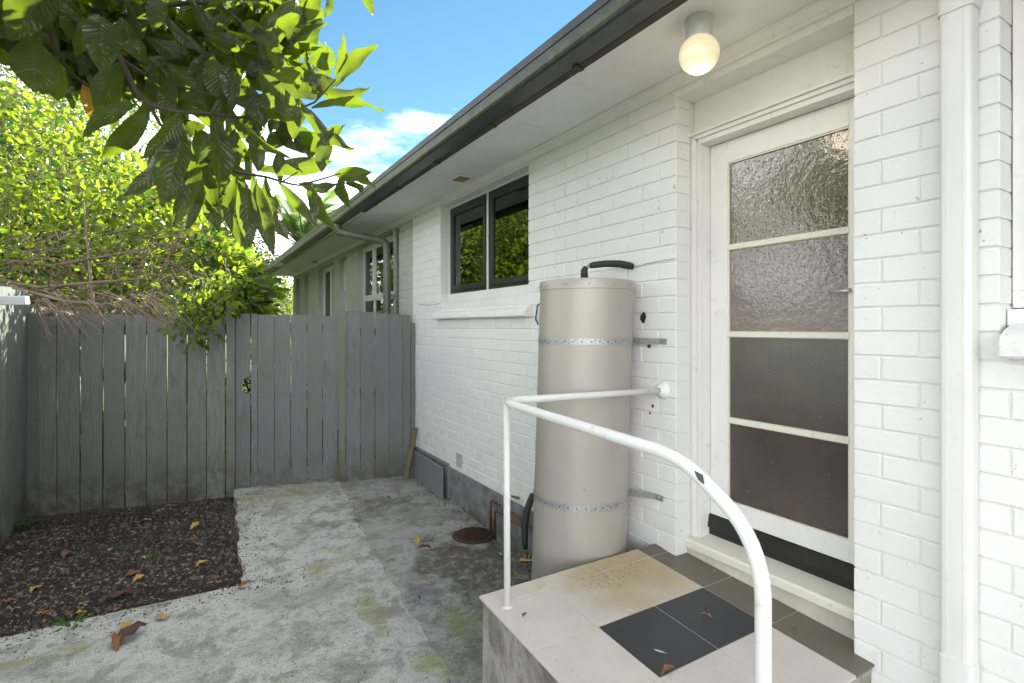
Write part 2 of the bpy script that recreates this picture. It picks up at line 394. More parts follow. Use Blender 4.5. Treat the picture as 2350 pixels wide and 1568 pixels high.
def m_clear():
    t = NT('window_glass'); t.t.nodes.remove(t.p)
    g = t.n('ShaderNodeBsdfGlossy'); g.inputs['Roughness'].default_value = 0.01; g.inputs[0].default_value = (.72, .76, .78, 1)
    tr = t.n('ShaderNodeBsdfTransparent'); tr.inputs[0].default_value = (.86, .9, .88, 1)
    fr = t.n('ShaderNodeFresnel'); fr.inputs[0].default_value = 1.5
    k = t.math('ADD', t.math('MULTIPLY', fr.outputs[0], 1.3), .07)
    mx = t.n('ShaderNodeMixShader'); t.l(k, mx.inputs[0]); t.l(tr.outputs[0], mx.inputs[1]); t.l(g.outputs[0], mx.inputs[2]); t.l(mx.outputs[0], t.out.inputs[0]); return t.m
M['clear'] = m_clear()
def m_globe():
    t = NT('lit_opal_glass')
    z = t.xyz()[2]
    b = t.rng(t.noise(9, 4, .6, t.map((1, 1, 3), rot=(.3, .2, 0)), .6), .42, .62)
    c = t.mix(b, (.85, .76, .55), (.85, .69, .42))
    t.set(col=c, rough=.25); t.p.inputs['Emission Strength'].default_value = .11; t.l(c, t.p.inputs['Emission Color']); return t.m
M['globe'] = m_globe()

def leaf_mat(name, top, under, trans, tstr=.45, rough=.35, veins=True, vary=.4, fine=True):
    t = NT(name)
    at_ = t.n('ShaderNodeAttribute'); at_.attribute_name = 'rnd'; oi = t.n('ShaderNodeObjectInfo').outputs['Random']
    r = t.math('FRACT', t.math('ADD', at_.outputs['Fac'], oi))
    geo = t.n('ShaderNodeNewGeometry'); back = geo.outputs['Backfacing']
    topv = t.mix(t.math('MULTIPLY', r, vary), top, (top[0] * 1.9 + .01, top[1] * 1.45, top[2] * .8))
    c = t.mix(back, topv, under)
    tr = t.mix(t.math('MULTIPLY', r, vary), trans, (trans[0] * 1.35, trans[1] * 1.05, trans[2] * .6))
    if not veins:
        r2 = t.math('FRACT', t.math('MULTIPLY', r, 7.31)); tr = t.mix(t.rng(r2, .50, .95), tr, (trans[0] * .18, trans[1] * .32, trans[2] * .4)); c = t.mix(t.rng(r2, .55, .9), c, tuple(x * .55 for x in top))
    if veins:
        uv = t.n('ShaderNodeUVMap'); X, Y, _ = t.xyz(uv.outputs[0])     # X across -1..1, Y along 0..1
        ax = t.math('ABSOLUTE', X)
        w = t.math('FRACT', t.math('MULTIPLY', t.math('SUBTRACT', Y, t.math('MULTIPLY', ax, .16)), 13.))
        w = t.math('ABSOLUTE', t.math('SUBTRACT', w, .5))
        line = t.rng(w, .0, .11, 1., 0.); mid = t.rng(ax, .02, .07, 1., 0.)
        ln = t.math('MAXIMUM', t.math('MULTIPLY', line, .45), mid)
        c = t.mix(t.math('MULTIPLY', ln, .3), c, t.mix(back, (.16, .20, .05), (.26, .25, .14)))
        tr = t.mix(t.math('MULTIPLY', ln, .45), tr, tuple(x * .4 for x in trans))
        t.bump(t.math('ADD', t.math('MULTIPLY', w, 1.2), t.math('MULTIPLY', t.noise(60, 3), .3)), .5, .006)
    t.set(col=c, rough=rough); t.p.inputs['Specular IOR Level'].default_value = .38
    tb = t.n('ShaderNodeBsdfTranslucent'); t.l(tr, tb.inputs[0])
    mx = t.n('ShaderNodeMixShader'); mx.inputs[0].default_value = tstr
    t.l(t.p.outputs[0], mx.inputs[1]); t.l(tb.outputs[0], mx.inputs[2]); t.l(mx.outputs[0], t.out.inputs[0])
    return t.m
M['loquat'] = leaf_mat('loquat_leaf', (.006, .013, .006), (.028, .026, .015), (.33, .52, .032), .28, .24)
M['loquat_yellow'] = leaf_mat('yellowing_loquat_leaf', (.30, .20, .03), (.24, .15, .05), (.75, .45, .05), .45, .4)
M['bush_leaf'] = leaf_mat('bright_bush_leaf', (.040, .085, .015), (.09, .13, .045), (.40, .60, .04), .48, .30, False, .9)
M['tree_leaf'] = leaf_mat('dark_tree_leaf', (.030, .060, .018), (.06, .09, .035), (.22, .38, .05), .40, .3, False, .6)
M['pale_leaf'] = leaf_mat('pale_tree_leaf', (.07, .10, .03), (.12, .14, .07), (.42, .52, .12), .42, .4, False, .6)
M['palm'] = leaf_mat('palm_leaf', (.035, .075, .025), (.07, .11, .05), (.25, .42, .08), .35, .3, False, .5)
M['weed'] = leaf_mat('weed_leaf', (.05, .14, .03), (.09, .16, .05), (.25, .5, .06), .3, .5, False, .4)
M['dry_leaf'] = leaf_mat('dry_brown_leaf', (.20, .095, .055), (.28, .18, .11), (.4, .2, .08), .12, .6, True, .3)
M['dry_yellow'] = leaf_mat('dry_yellow_leaf', (.45, .33, .10), (.42, .32, .16), (.5, .35, .1), .15, .6, True, .3)
M['dry_purple'] = leaf_mat('dry_purple_leaf', (.075, .030, .035), (.13, .07, .06), (.2, .06, .05), .1, .5, True, .3)
M['bark'] = simple('grey_brown_bark', (.085, .058, .042), .85, nscale=40, bstr=.8, vary=.4)
M['twig'] = simple('brown_twig', (.24, .175, .125), .8, nscale=50, bstr=.3, vary=.3)
M['seed'] = simple('rusty_seed_heads', (.30, .17, .09), .9, vary=.4)
M['chip'] = simple('wood_chip_mix', (.48, .39, .30), .9, vary=.7)
M['chip_dark'] = simple('dark_bark_crumb', (.055, .040, .032), .95, vary=.5)
M['litter'] = simple('tan_leaf_bits', (.42, .30, .16), .8, vary=.7)
M['pebble'] = simple('grey_pebbles', (.22, .22, .22), .7, vary=.5)
M['feather'] = simple('white_feather', (.7, .7, .68), .8)

# ================================================================== SETTING
g = MB(); g.add([(-600, -600, -.06), (600, -600, -.06), (600, 900, -.06), (-600, 900, -.06)], [(0, 1, 2, 3)])
tag(g.build('ground', M['ground'], loc=(0, 0, -.06)), kind='structure')
hl = MB()
for k in range(40):
    a0 = math.pi * (k - 12) / 40 * 1.6; a1 = math.pi * (k - 11) / 40 * 1.6
    h0 = 14 + 6 * math.sin(k * 1.3) + 4 * math.sin(k * .7); h1 = 14 + 6 * math.sin((k + 1) * 1.3) + 4 * math.sin((k + 1) * .7)
    p = lambda a, r, z: (r * math.sin(a), r * math.cos(a), z)
    hl.add([p(a0, 240, -.1), p(a1, 240, -.1), p(a1, 330, h1), p(a0, 330, h0), p(a1, 420, -.1), p(a0, 420, -.1)], [(0, 1, 2, 3), (3, 2, 4, 5)])
tag(hl.build('hills', M['ground'], loc=(0, 0, -.1)), kind='structure')

def gz(x, y):                 # height of the concrete, gently falling from the gate towards the camera
    t = max(0., min(1., (y - 3.6) / 2.6)); return .0 + .075 * t * t * (3 - 2 * t) + .006 * vnoise(x * 2, y * 2, 3) + (.02 * max(0, (1.0 - x)) * t)
pj = [onZ(840, 1240, .01), onZ(1050, 1568, .01)]
def xj(y):                    # old joint between the two pours
    if y > pj[0].y: return pj[0].x + (y - pj[0].y) * .10 + .03 * vnoise(y * 4, 2)
    s = (y - pj[0].y) / (pj[1].y - pj[0].y); return pj[0].x + (pj[1].x - pj[0].x) * min(s, 1.25) + .010 * math.sin(y * 13) + .006 * math.sin(y * 31 + 1)
def slab(y0, y1, fl, fr_, name, step, rel=0., mt='concrete'):
    b = MB(); ny = max(2, int((y1 - y0) / step)); rows = []
    for j in range(ny + 1):
        y = y0 + (y1 - y0) * j / ny; xl, xr = fl(y), fr_(y); nx = 36; row = []
        for i in range(nx + 1):
            x = xl + (xr - xl) * i / nx; row.append(len(b.v))
            e = min(i, nx - i) / nx; b.v.append((x, y, gz(x, y) + rel - (.003 if i in (0, nx) else 0)))
        rows.append(row)
    for j in range(ny):
        for i in range(36): b.f.append((rows[j][i], rows[j][i + 1], rows[j + 1][i + 1], rows[j + 1][i]))
    for side, ii in ((0, 0), (1, 36)):       # edge skirts
        n0 = len(b.v)
        for j in range(ny + 1):
            p = b.v[rows[j][ii]]; b.v.append((p[0], p[1], -.12))
        for j in range(ny):
            q = (rows[j][ii], rows[j + 1][ii], n0 + j + 1, n0 + j); b.f.append(q if side == 0 else q[::-1])
    for jj in (0, ny):
        n0 = len(b.v)
        for i in range(37):
            p = b.v[rows[jj][i]]; b.v.append((p[0], p[1], -.12))
        for i in range(36): b.f.append((rows[jj][i], rows[jj][i + 1], n0 + i + 1, n0 + i))
    return tag(b.build(name, M[mt], smooth=False, loc=(0, 0, 0), auto=True), kind='structure')
edge = lambda y: .30 + .04 * (y - 4.1) + .012 * math.sin(y * 9) + .006 * math.sin(y * 31)
slab(4.11, 6.9, edge, lambda y: xj(y) - .001, 'path', .03, .003)
slab(-1.5, 4.108, lambda y: -5.0, lambda y: xj(y) - .001, 'path', .05, .003)
slab(-1.5, 6.9, lambda y: xj(y) + .001, lambda y: 2.30, 'pavement', .04, -.006, 'concrete_old')

# soil bed: displaced sheet + crumbs
b = MB(); x0, x1, y0, y1 = -1.42, .36, 4.06, 6.75; nx, ny = 90, 130
for j in range(ny + 1):
    for i in range(nx + 1):
        x = x0 + (x1 - x0) * i / nx; y = y0 + (y1 - y0) * j / ny
        ed = min(1, (.36 - x) * 6, (y - 4.06) * 6)
        b.v.append((x, y, -.022 + .012 * ed + .018 * vnoise(x * 3, y * 3, 1) * ed + .010 * R.random() + .02 * max(0, (y - 6.2) * 2)))
for j in range(ny):
    for i in range(nx): b.f.append((j * (nx + 1) + i, j * (nx + 1) + i + 1, (j + 1) * (nx + 1) + i + 1, (j + 1) * (nx + 1) + i))
tag(b.build('soil_bed', M['soil'], loc=(0, 4, 0)), kind='structure')
def sz(x, y): return -.008 + .018 * vnoise(x * 3, y * 3, 1)
def scatter(name, mat, n, region, size, flat=.35):
    b = MB()
    for _ in range(n):
        x, y, z = region()
        s = size * R.uniform(.5, 1.5); a = R.uniform(0, 6.28); ca, sa = math.cos(a), math.sin(a); tl = R.uniform(-.5, .5)
        q = []
        for (px, py, pz) in ((-1, -.5, 0), (1, -.4, 0), (.8, .5, 0), (-.9, .45, 0), (0, 0, flat)):
            px *= s * R.uniform(.7, 1.2); py *= s * R.uniform(.6, 1.1); q.append((x + px * ca - py * sa, y + px * sa + py * ca, z + pz * s + px * tl * .6))
        b.add(q, [(0, 1, 4), (1, 2, 4), (2, 3, 4), (3, 0, 4)])
    return tag(b.build(name, mat, loc=(0, 4, 0)), kind='stuff')
def bedr():
    x = R.uniform(-1.36, .30); y = 4.12 + 2.4 * R.random() ** 1.15; return x, y, sz(x, y) + .006
def edger():
    x = .28 + abs(R.gauss(0, .16)); y = R.uniform(4.0, 6.2)
    if R.random() < .45: x = R.uniform(-1.3, .7); y = 4.12 - abs(R.gauss(0, .12))
    return x, y, gz(x, y) + .004
def pathr():
    x = R.uniform(-1, 2.2); y = R.uniform(2.3, 6.2); return x, y, gz(x, y) + .003
scatter('wood_chips', M['chip'], 3800, bedr, .0085)
scatter('bark_crumbs', M['chip_dark'], 6500, bedr, .014, .8)
scatter('leaf_litter', M['litter'], 420, bedr, .016, .25)
scatter('gravel', M['pebble'], 260, bedr, .015, .9)
scatter('spilled_soil', M['chip_dark'], 900, edger, .0055, .8)
scatter('path_grit', M['chip_dark'], 500, pathr, .0045, .8)
def wallr():
    y = R.uniform(2.5, 5.9); x = 2.22 - abs(R.gauss(0, .07)); return x, y, gz(x, y) + .004
scatter('gutter_debris', M['chip_dark'], 800, wallr, .0055, .7)

# ================================================================== HOUSES
def wall_boxes(b, y0, y1, z0, z1, ops, xa, xb, inset=.004):
    ys = sorted({y0, y1, *[q for o in ops for q in (o[0] - inset, o[1] + inset) if y0 < q < y1]})
    for a, c in zip(ys, ys[1:]):
        m = (a + c) / 2; iv = sorted([(o[2] - inset, o[3] + inset) for o in ops if o[0] - inset < m < o[1] + inset]); z = z0
        for lo, hi in iv:
            if lo > z: b.box(xa, xb, a, c, z, lo)
            z = max(z, hi)
        if z < z1: b.box(xa, xb, a, c, z, z1)
BR = {}
def brick_verts(ln, h, dep, seed):
    r = random.Random(seed); bv = .0035; j = lambda s=.0011: r.uniform(-s, s)
    ly, lz = ln / 2, h / 2; v = []
    for x, ins in ((dep, 0), (bv, 0), (0, bv)):
        for sy, sz_ in ((-1, -1), (1, -1), (1, 1), (-1, 1)):
            v.append((x + (j(.0012) if x == 0 else 0), sy * (ly - ins) + j(), sz_ * (lz - ins) + j()))
    f = [(8, 11, 10, 9)]
    for a in (0, 4):
        for k in range(4):
            k2 = (k + 1) % 4; f.append((a + k, a + k2, a + 4 + k2, a + 4 + k)[::-1])
    return v, f
MOD, CRS = .2495, .0935
def lay_bricks(wall, mat, y0, y1, z0, z1, ops, ph, zph, limit, X=2.25):
    items = []
    k0 = int(math.floor((z0 - zph) / CRS)); k = k0
    while True:
        za = zph + k * CRS; zb = za + CRS
        if za >= z1 - .01: break
        if zb <= z0 + .01: k += 1; continue
        a_, b_ = max(za, z0), min(zb, z1); mid = (a_ + b_) / 2
        segs = [(y0, y1)]
        for o in ops:
            if o[2] < mid < o[3]:
                ns = []
                for s in segs:
                    if o[1] <= s[0] or o[0] >= s[1]: ns.append(s); continue
                    if o[0] > s[0]: ns.append((s[0], o[0]))
                    if o[1] < s[1]: ns.append((o[1], s[1]))
                segs = ns
        off = ph + (MOD / 2 if k % 2 else 0)
        for s in segs:
            q = off + math.ceil((s[0] - off) / MOD) * MOD; cuts = [s[0]]
            while q < s[1] - .035:
                if q - s[0] > .035: cuts.append(q + R.uniform(-.003, .003))
                q += MOD
            cuts.append(s[1])
            for c0, c1 in zip(cuts, cuts[1:]):
                e0 = .0 if c0 == s[0] else .0032; e1 = .0 if c1 == s[1] else .0032
                items.append((c0 + e0, c1 - e1, a_ + .0036, b_ - .0036))
        k += 1
    sc_ = []
    for it in items:
        c = (X, (it[0] + it[1]) / 2, (it[2] + it[3]) / 2); p = proj(c)
        vis = p and -40 < p[0] < 2390 and -30 < p[1] < 1600
        sc_.append(((-(it[1] - it[0]) * (it[3] - it[2]) / p[2] ** 2) if vis else 1, it))
    sc_.sort(key=lambda q: q[0])
    st = MB()
    for i, (s, it) in enumerate(sc_):
        ln = it[1] - it[0]; h = it[3] - it[2]; c = Vector((X + R.uniform(-.0012, .0012), (it[0] + it[1]) / 2, (it[2] + it[3]) / 2))
        if i < limit and s < 0:
            key = (round(ln, 2), round(h, 3), R.randrange(4), mat.name)
            if key not in BR:
                v, f = brick_verts(key[0] if abs(key[0] - .24) > .006 else .2431, h, .108, hash(key[:3]) & 0xffff)
                me = bpy.data.meshes.new('brick'); me.from_pydata(v, [], f); me.materials.append(mat); BR[key] = me
            o = link('brick', BR[key], None, wall, c)
            base = key[0] if abs(key[0] - .24) > .006 else .2431; o.scale = (1, ln / base, 1)
        else:
            v, f = brick_verts(ln, h, .108, i); st.add([(p[0] + c.x, p[1] + c.y, p[2] + c.z) for p in v], f)
    if st.v: tag(st.build('brick_courses', mat, wall), kind='stuff')

ZT = H + 1.335                # soffit height
# ---- white house
house = thing('brick_house', 'white painted brick house with dark gutter and glazed back door', 'house', (2.25, 1.5, 0))
DOOR = (1.096, 1.996, 0, H + 1.32); WIN = (3.47, 5.18, H + .185, H + 1.32); WR = (-.9, .651, H - .05, H + 1.32)
ops = [DOOR, WIN, WR]
mw = MB(); wall_boxes(mw, -3.0, 6.0, .30, ZT, ops, 2.2568, 2.42)
wall = mw.build('wall', M['mortar'], house)
lay_bricks(wall, M['white_brick'], -3.0, 6.0, H - 1.43, H + 1.30, ops, 1.996, H - .02, 300)
# lower courses that stand on the landing
lb = MB(); wall_boxes(lb, -3.0, 1.096, -.05, .30, [], 2.2555, 2.42); wall_boxes(lb, 1.996, 2.2, -.05, .30, [], 2.2555, 2.42); lb.build('wall', M['white_brick'], house)
b = MB(); b.box(2.243, 2.40, 2.2, 6.0, -.1, H - 1.43)
pl = b.build('plinth', M['plinth'], house)
# far (unseen) walls, ceiling, roof
b = MB(); b.box(9.8, 10, -3, 6, -.05, ZT); b.box(2.42, 9.8, -3.0, -2.85, -.05, ZT); b.box(2.42, 9.8, 5.9, 6.0, -.05, ZT); b.build('rear_wall', M['white_brick'], house)
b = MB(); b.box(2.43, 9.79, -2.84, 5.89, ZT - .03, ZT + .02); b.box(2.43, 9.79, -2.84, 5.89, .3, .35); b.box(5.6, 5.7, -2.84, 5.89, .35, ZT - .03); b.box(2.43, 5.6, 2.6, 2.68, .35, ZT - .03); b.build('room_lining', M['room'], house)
b = MB(); b.box(1.71, 2.262, -3.3, 1.9, ZT, ZT + .012); b.box(1.71, 2.262, 1.9, 4.30, ZT, ZT + .012); b.box(1.71, 2.262, 4.306, 6.10, ZT, ZT + .012); b.build('soffit', M['soffit'], house)
b = MB(); b.box(1.70, 2.262, 2.93, 2.96, ZT - .004, ZT); b.box(1.70, 2.262, .2, .23, ZT - .004, ZT); b.build('soffit_batten', M['soffit'], house)
def moulding(b, y0, y1):
    pr = [(2.249, H + 1.282), (2.232, H + 1.282), (2.228, H + 1.292), (2.216, H + 1.297), (2.203, H + 1.308), (2.196, H + 1.322), (2.184, H + 1.324), (2.184, ZT - .001), (2.249, ZT - .001)]
    b.prism([(x, y0, z) for x, z in pr], (0, y1 - y0, 0))
b = MB(); moulding(b, -3.0, 6.0); b.build('eaves_moulding', M['white_trim'], house)
for ya_, yb_, z_ in ((1.097, 1.995, 1.245), (3.471, 5.179, 1.265), (-.89, .650, 1.265)):
    b = MB(); b.box(2.2505, 2.42, ya_, yb_, H + z_, ZT - .002); b.build('lintel', M['white_trim'], house)
def gutter_prof():
    z = lambda a: H + a
    out = [(1.660, z(1.314)), (1.548, z(1.310)), (1.532, z(1.316)), (1.525, z(1.328)), (1.524, z(1.384)), (1.529, z(1.389)), (1.524, z(1.394)), (1.523, z(1.436)), (1.530, z(1.443)), (1.540, z(1.440)),
           (1.540, z(1.345)), (1.560, z(1.326)), (1.660, z(1.328))]
    return out
def gutter(y0, y1, parent):
    b = MB(); b.prism([(x, y0, z) for x, z in gutter_prof()], (0, y1 - y0, 0)); g_ = b.build('gutter', M['gutter'], parent)
    return g_
gut = gutter(-3.3, 6.06, house)
for y in (1.2, 2.1, 3.0, 3.9, 4.8, 5.6):
    b = MB(); b.box(1.645, 1.70, y, y + .03, H + 1.300, H + 1.3095); b.build('gutter_bracket', M['fascia'], gut)
b = MB(); b.box(1.662, 1.708, -3.3, 6.06, H + 1.312, H + 1.46); b.build('fascia', M['fascia'], house)
def roof(y0, y1, parent, hip=False):
    e = H + 1.452; rx, rz = 6.0, e + 1.55; b = MB()
    yh = y1 - (3.2 if hip else 0)
    v = [(1.56, y0, e), (1.56, y1, e), (rx, yh, rz), (rx, y0, rz), (10.4, y0, e), (10.4, y1, e)]
    f = [(0, 1, 2, 3), (3, 2, 5, 4), (1, 5, 2), (0, 3, 4), (0, 4, 5, 1)]
    return b.add(v, f).build('roof', M['roof'], parent)
rf = roof(-3.3, 6.04, house)
# ---- window of the white house
def sash(parent, Y0, Y1, Z0, Z1, X, w, mat, pane=True, dep=.03, tilt=0., name='sash', glass=None):
    b = MB()
    b.box(X, X + dep, Y0, Y0 + w, Z0, Z1); b.box(X, X + dep, Y1 - w, Y1, Z0, Z1)
    b.box(X, X + dep, Y0 + w, Y1 - w, Z0, Z0 + w); b.box(X, X + dep, Y0 + w, Y1 - w, Z1 - w, Z1)
    o = b.build(name, mat, parent, bevel=.003)
    if pane:
        p = MB(); p.box(X + dep * .5, X + dep * .5 + .005, Y0 + w - .004, Y1 - w + .004, Z0 + w - .004, Z1 - w + .004); p.build('pane', glass or M['clear'], o)
    return o
win = MB()
Wb, Wt = H + .345, H + 1.262
win.box(2.352, 2.372, 3.47, 5.18, Wt - .012, Wt + .003); win.box(2.352, 2.372, 5.168, 5.183, Wb, Wt - .012); win.box(2.352, 2.372, 3.467, 3.482, Wb, Wt - .012)
win.box(2.350, 2.40, 4.318, 4.338, Wb, Wt - .012)
window = win.build('window', M['white_trim'], house)
b = MB(); b.box(2.335, 2.42, 3.467, 5.183, H + .258, Wb - .002); b.build('frame', M['white_trim'], window, bevel=.003)
b = MB(); b.box(2.300, 2.42, 3.467, 5.183, H + .185, H + .254); b.build('subsill', M['white_trim'], window, bevel=.004)
for a, c in ((3.482, 4.318), (4.338, 5.168)):
    fr_ = MB(); fr_.box(2.360, 2.372 + .05, a, a + .03, Wb, Wt - .012); fr_.box(2.360, 2.422, c - .03, c, Wb, Wt - .012); fr_.box(2.360, 2.422, a + .03, c - .03, Wb, Wb + .03); fr_.box(2.360, 2.422, a + .03, c - .03, Wt - .042, Wt - .012)
    fo = fr_.build('sash_frame', M['dark_alu'], window, bevel=.002)
    sash(window, a + .032, c - .032, Wb + .032, Wt - .044, 2.352, .052, M['dark_alu'], dep=.034)
    b = MB(); b.box(2.346, 2.352, a + .2, a + .24, Wb + .022, Wb + .030); b.box(2.346, 2.352, c - .24, c - .2, Wb + .022, Wb + .030); b.build('drain_cap', M['dark_alu'], window)
# sill of bullnose tiles
sill = thing('x', None, None, (0, 0, 0)); bpy.data.objects.remove(sill)
SB = MB(); SB.box(2.22, 2.36, 3.44, 5.20, H + .085, H + .165)
sill = SB.build('window_sill', M['white_brick'], house)
ys = [3.41 + i * (5.235 - 3.41) / 12 for i in range(13)]
for a, c in zip(ys, ys[1:]):
    pr = [(2.30, H + .180), (2.235, H + .160), (2.205, H + .150), (2.187, H + .136), (2.180, H + .115), (2.180, H + .088), (2.188, H + .080), (2.30, H + .080)]
    b = MB(); b.prism([(x + R.uniform(-.001, .001), a + .0012, z) for x, z in pr], (0, c - a - .0024, 0)); b.build('sill_tile', M['white_brick'], sill, auto=True)
# mullion curtain, plus an added strip standing in for the bright inner jamb
for a, c in ((4.14, 4.50), (4.93, 5.18)):
    b = MB(); n = 24; pts = []
    for i in range(n + 1):
        y = a + (c - a) * i / n; pts.append((2.455 + .014 * math.sin(i * 1.9), y))
    for i in range(n): b.add([(pts[i][0], pts[i][1], H + .2), (pts[i + 1][0], pts[i + 1][1], H + .2), (pts[i + 1][0], pts[i + 1][1], H + 1.28), (pts[i][0], pts[i][1], H + 1.28)], [(0, 1, 2, 3)])
    b.build('curtain', M['curtain'], window, smooth=True)

# ---- window at the right edge of the photograph
rw = MB(); rw.box(2.350, 2.40, -.9, .648, H + .062, H + .12); rw.box(2.350, 2.40, .604, .648, H + .12, H + 1.262)
rwin = rw.build('window', M['white_trim'], house, bevel=.003)
sash(rwin, -.5, .598, H + .124, H + 1.25, 2.335, .07, M['white_trim'])
b = MB(); b.box(2.30, 2.42, -.9, .648, H + .002, H + .058); b.build('subsill', M['white_trim'], rwin, bevel=.004)
for i in range(5):
    c = .632 - i * .155; a = c - .152
    pr = [(2.30, H + .012), (2.235, H - .006), (2.205, H - .018), (2.187, H - .032), (2.180, H - .055), (2.180, H - .092), (2.188, H - .100), (2.30, H - .100)]
    b = MB(); b.prism([(x, a, z) for x, z in pr], (0, c - a, 0)); b.build('sill_tile', M['white_brick'], rwin, auto=True)

# ---- door
DX = 2.46
door = MB()
Zb, Zt2 = H - 1.035, H + .996; gy0, gy1 = 1.216, 1.833; gz0, gz1 = H - .940, H + .880
door.box(DX, DX + .04, gy1, 1.940, Zb, Zt2); door.box(DX, DX + .04, 1.11, gy0, Zb, Zt2)
door.box(DX, DX + .04, gy0, gy1, Zb, gz0); door.box(DX, DX + .04, gy0, gy1, gz1, Zt2)
dr = door.build('door', M['white_trim'], house, bevel=.003)
mz = [H + .425, H - .040, H - .501]; hh = .0125
for z in mz:
    b = MB(); pr = [(DX - .001, z - hh), (DX + .006, z - hh - .004), (DX + .03, z - hh - .004), (DX + .03, z + hh + .004), (DX + .006, z + hh + .004), (DX - .001, z + hh)]
    b.prism([(x, gy0 + .0005, zz_) for x, zz_ in pr], (0, gy1 - gy0 - .001, 0)); b.build('glazing_bar', M['cream_trim'], dr)
edges = [gz1] + mz + [gz0]
for i, mt in enumerate(('glass_a', 'glass_b', 'glass_c', 'glass_d')):
    hi = edges[i] - (0 if i == 0 else hh + .002); lo = edges[i + 1] + (0 if i == 3 else hh + .002)
    b = MB(); b.box(DX + .017, DX + .023, gy0 - .002, gy1 + .002, lo - .003, hi + .003)
    o = b.build('pane', M[mt], dr)
    o['label'] = ['dotted obscure pane reflecting green leaves', 'dotted mauve obscure pane', 'dark grey grained pane with pale flecks', 'dark maroon grained bottom pane'][i]
# bead round the glass
b = MB()
for (a, c, e, f_) in ((gy0, gy0 + .007, gz0, gz1), (gy1 - .007, gy1, gz0, gz1), (gy0 + .007, gy1 - .007, gz0, gz0 + .007), (gy0 + .007, gy1 - .007, gz1 - .007, gz1)):
    b.box(DX + .006, DX + .0165, a, c, e, f_)
b.build('glazing_bead', M['cream_trim'], dr)
b = MB(); pL = onX(1904, 671, DX - .045); b.tube([(DX - .045, pL.y, pL.z), (DX - .05, pL.y - .09, pL.z + .004)], [.007, .009], 8); b.tube([(DX - .05, 1.150, pL.z + .003), (DX, 1.150, pL.z + .003)], .008, 8); b.build('handle', M['steel'], dr, smooth=True)
# frame
b = MB(); b.box(2.370, 2.50, 1.968, 1.997, H - 1.16, Zt2 + .05); b.box(2.385, 2.50, 1.955, 1.9675, H - 1.16, Zt2 + .02); b.box(2.378, 2.50, 1.9435, 1.9545, H - 1.16, Zt2 + .012); b.box(2.37, 2.50, 1.095, 1.108, H - 1.16, Zt2 + .03)
dfr = b.build('door_frame', M['white_trim'], house, bevel=.002)
b = MB(); b.box(2.345, 2.50, 1.095, 1.9965, Zt2 + .050, Zt2 + .064); b.box(2.362, 2.50, 1.095, 1.9675, Zt2 + .030, Zt2 + .0495); b.box(2.376, 2.50, 1.109, 1.9545, Zt2 + .003, Zt2 + .0295); b.build('head_moulding', M['white_trim'], dfr, bevel=.002)
b = MB(); b.box(2.395, 2.43, 1.095, 1.9965, Zt2 + .064, H + 1.245); b.build('door_panel', M['white_trim'], house)
b = MB(); b.prism([(2.315, 1.098, H - 1.205), (2.315, 1.098, H - 1.168), (2.325, 1.098, H - 1.160), (2.47, 1.098, H - 1.145), (2.47, 1.098, H - 1.205)], (0, .896, 0)); thr = b.build('threshold', M['cream_trim'], house, bevel=.004)
b = MB(); b.box(2.455, 2.49, 1.11, 1.945, H - 1.150, Zb - .002); b.box(2.440, 2.455, 1.10, 1.952, H - 1.105, Zb - .004, lambda x, y, z: (x - (.012 if z < H - 1.06 else 0) + .012, y, z)); b.build('weather_strip', M['black_rubber'], thr)
b = MB(); b.box(2.335, 2.46, 1.098, 1.994, H - 1.32, H - 1.2055); b.build('riser_tile', M['grout'], thr)

# ---- access hatch, vent brick, holes, pipes on the white wall
p0, p1 = onX(960, 1012, 2.235), onX(1027, 1048, 2.235); zb = .05
hy1, hy0 = 5.86, p1.y; ztop = H - 1.395
b = MB(); b.box(2.232, 2.250, hy0 - .02, hy1, ztop - .035, ztop); b.box(2.232, 2.250, hy1 - .03, hy1, zb, ztop - .035); b.box(2.236, 2.251, hy0 - .02, hy0 + .02, zb, ztop - .035)
hatch = b.build('access_hatch', M['grey_hatch'], house, bevel=.003)
def sw(x, y, z):             # the hatch stands a little ajar at its near end
    k = (hy1 - .03 - y) / (hy1 - .03 - hy0); return (x - .035 * k, y, z)
b = MB(); b.box(2.205, 2.226, hy0 + .005, hy1 - .035, zb - .01, ztop - .04, sw); b.build('hatch_board', M['grey_hatch'], hatch, bevel=.003)
b = MB(); yy = hy0 + .02; b.box(2.150, 2.170, yy, yy + .06, ztop - .17, ztop - .14); b.tube([(2.16, yy + .05, ztop - .18), (2.150, yy + .05, ztop - .12)], .006, 6); b.build('latch', M['grey_hatch'], hatch)
v0 = onX(1053, 1057, 2.246)
b = MB(); b.box(2.2475, 2.255, v0.y - .065, v0.y + .065, v0.z - .07, v0.z + .07); vent = b.build('air_vent', M['dark_hole'], house)
b = MB()
for i in range(7): b.box(2.2455, 2.2472, v0.y - .065 + i * .0208, v0.y - .065 + i * .0208 + .0055, v0.z - .07, v0.z + .07)
for i in range(7): b.box(2.2438, 2.2450, v0.y - .066, v0.y + .066, v0.z - .07 + i * .0224, v0.z - .07 + i * .0224 + .0055)
b.build('grille', M['white_brick'], vent)
def blotch(c, ry, rz, name='mortar_hole', parent=house, mat=None, X=2.2435, seed=0):
    rr = random.Random(seed); b = MB(); n = 22; v = [(X - .001, c.y, c.z)]
    for i in range(n):
        a = 2 * math.pi * i / n; k = rr.uniform(.72, 1.12); v.append((X + .005, c.y + ry * k * math.cos(a), c.z + rz * k * math.sin(a)))
    b.add(v, [(0, 1 + (i + 1) % n, 1 + i) for i in range(n)]); return b.build(name, mat or M['dark_hole'], parent)
blotch(onX(1476, 729), .028, .031, seed=4); blotch(onX(1490, 795), .016, .014, mat=M['brown_web'], seed=5)
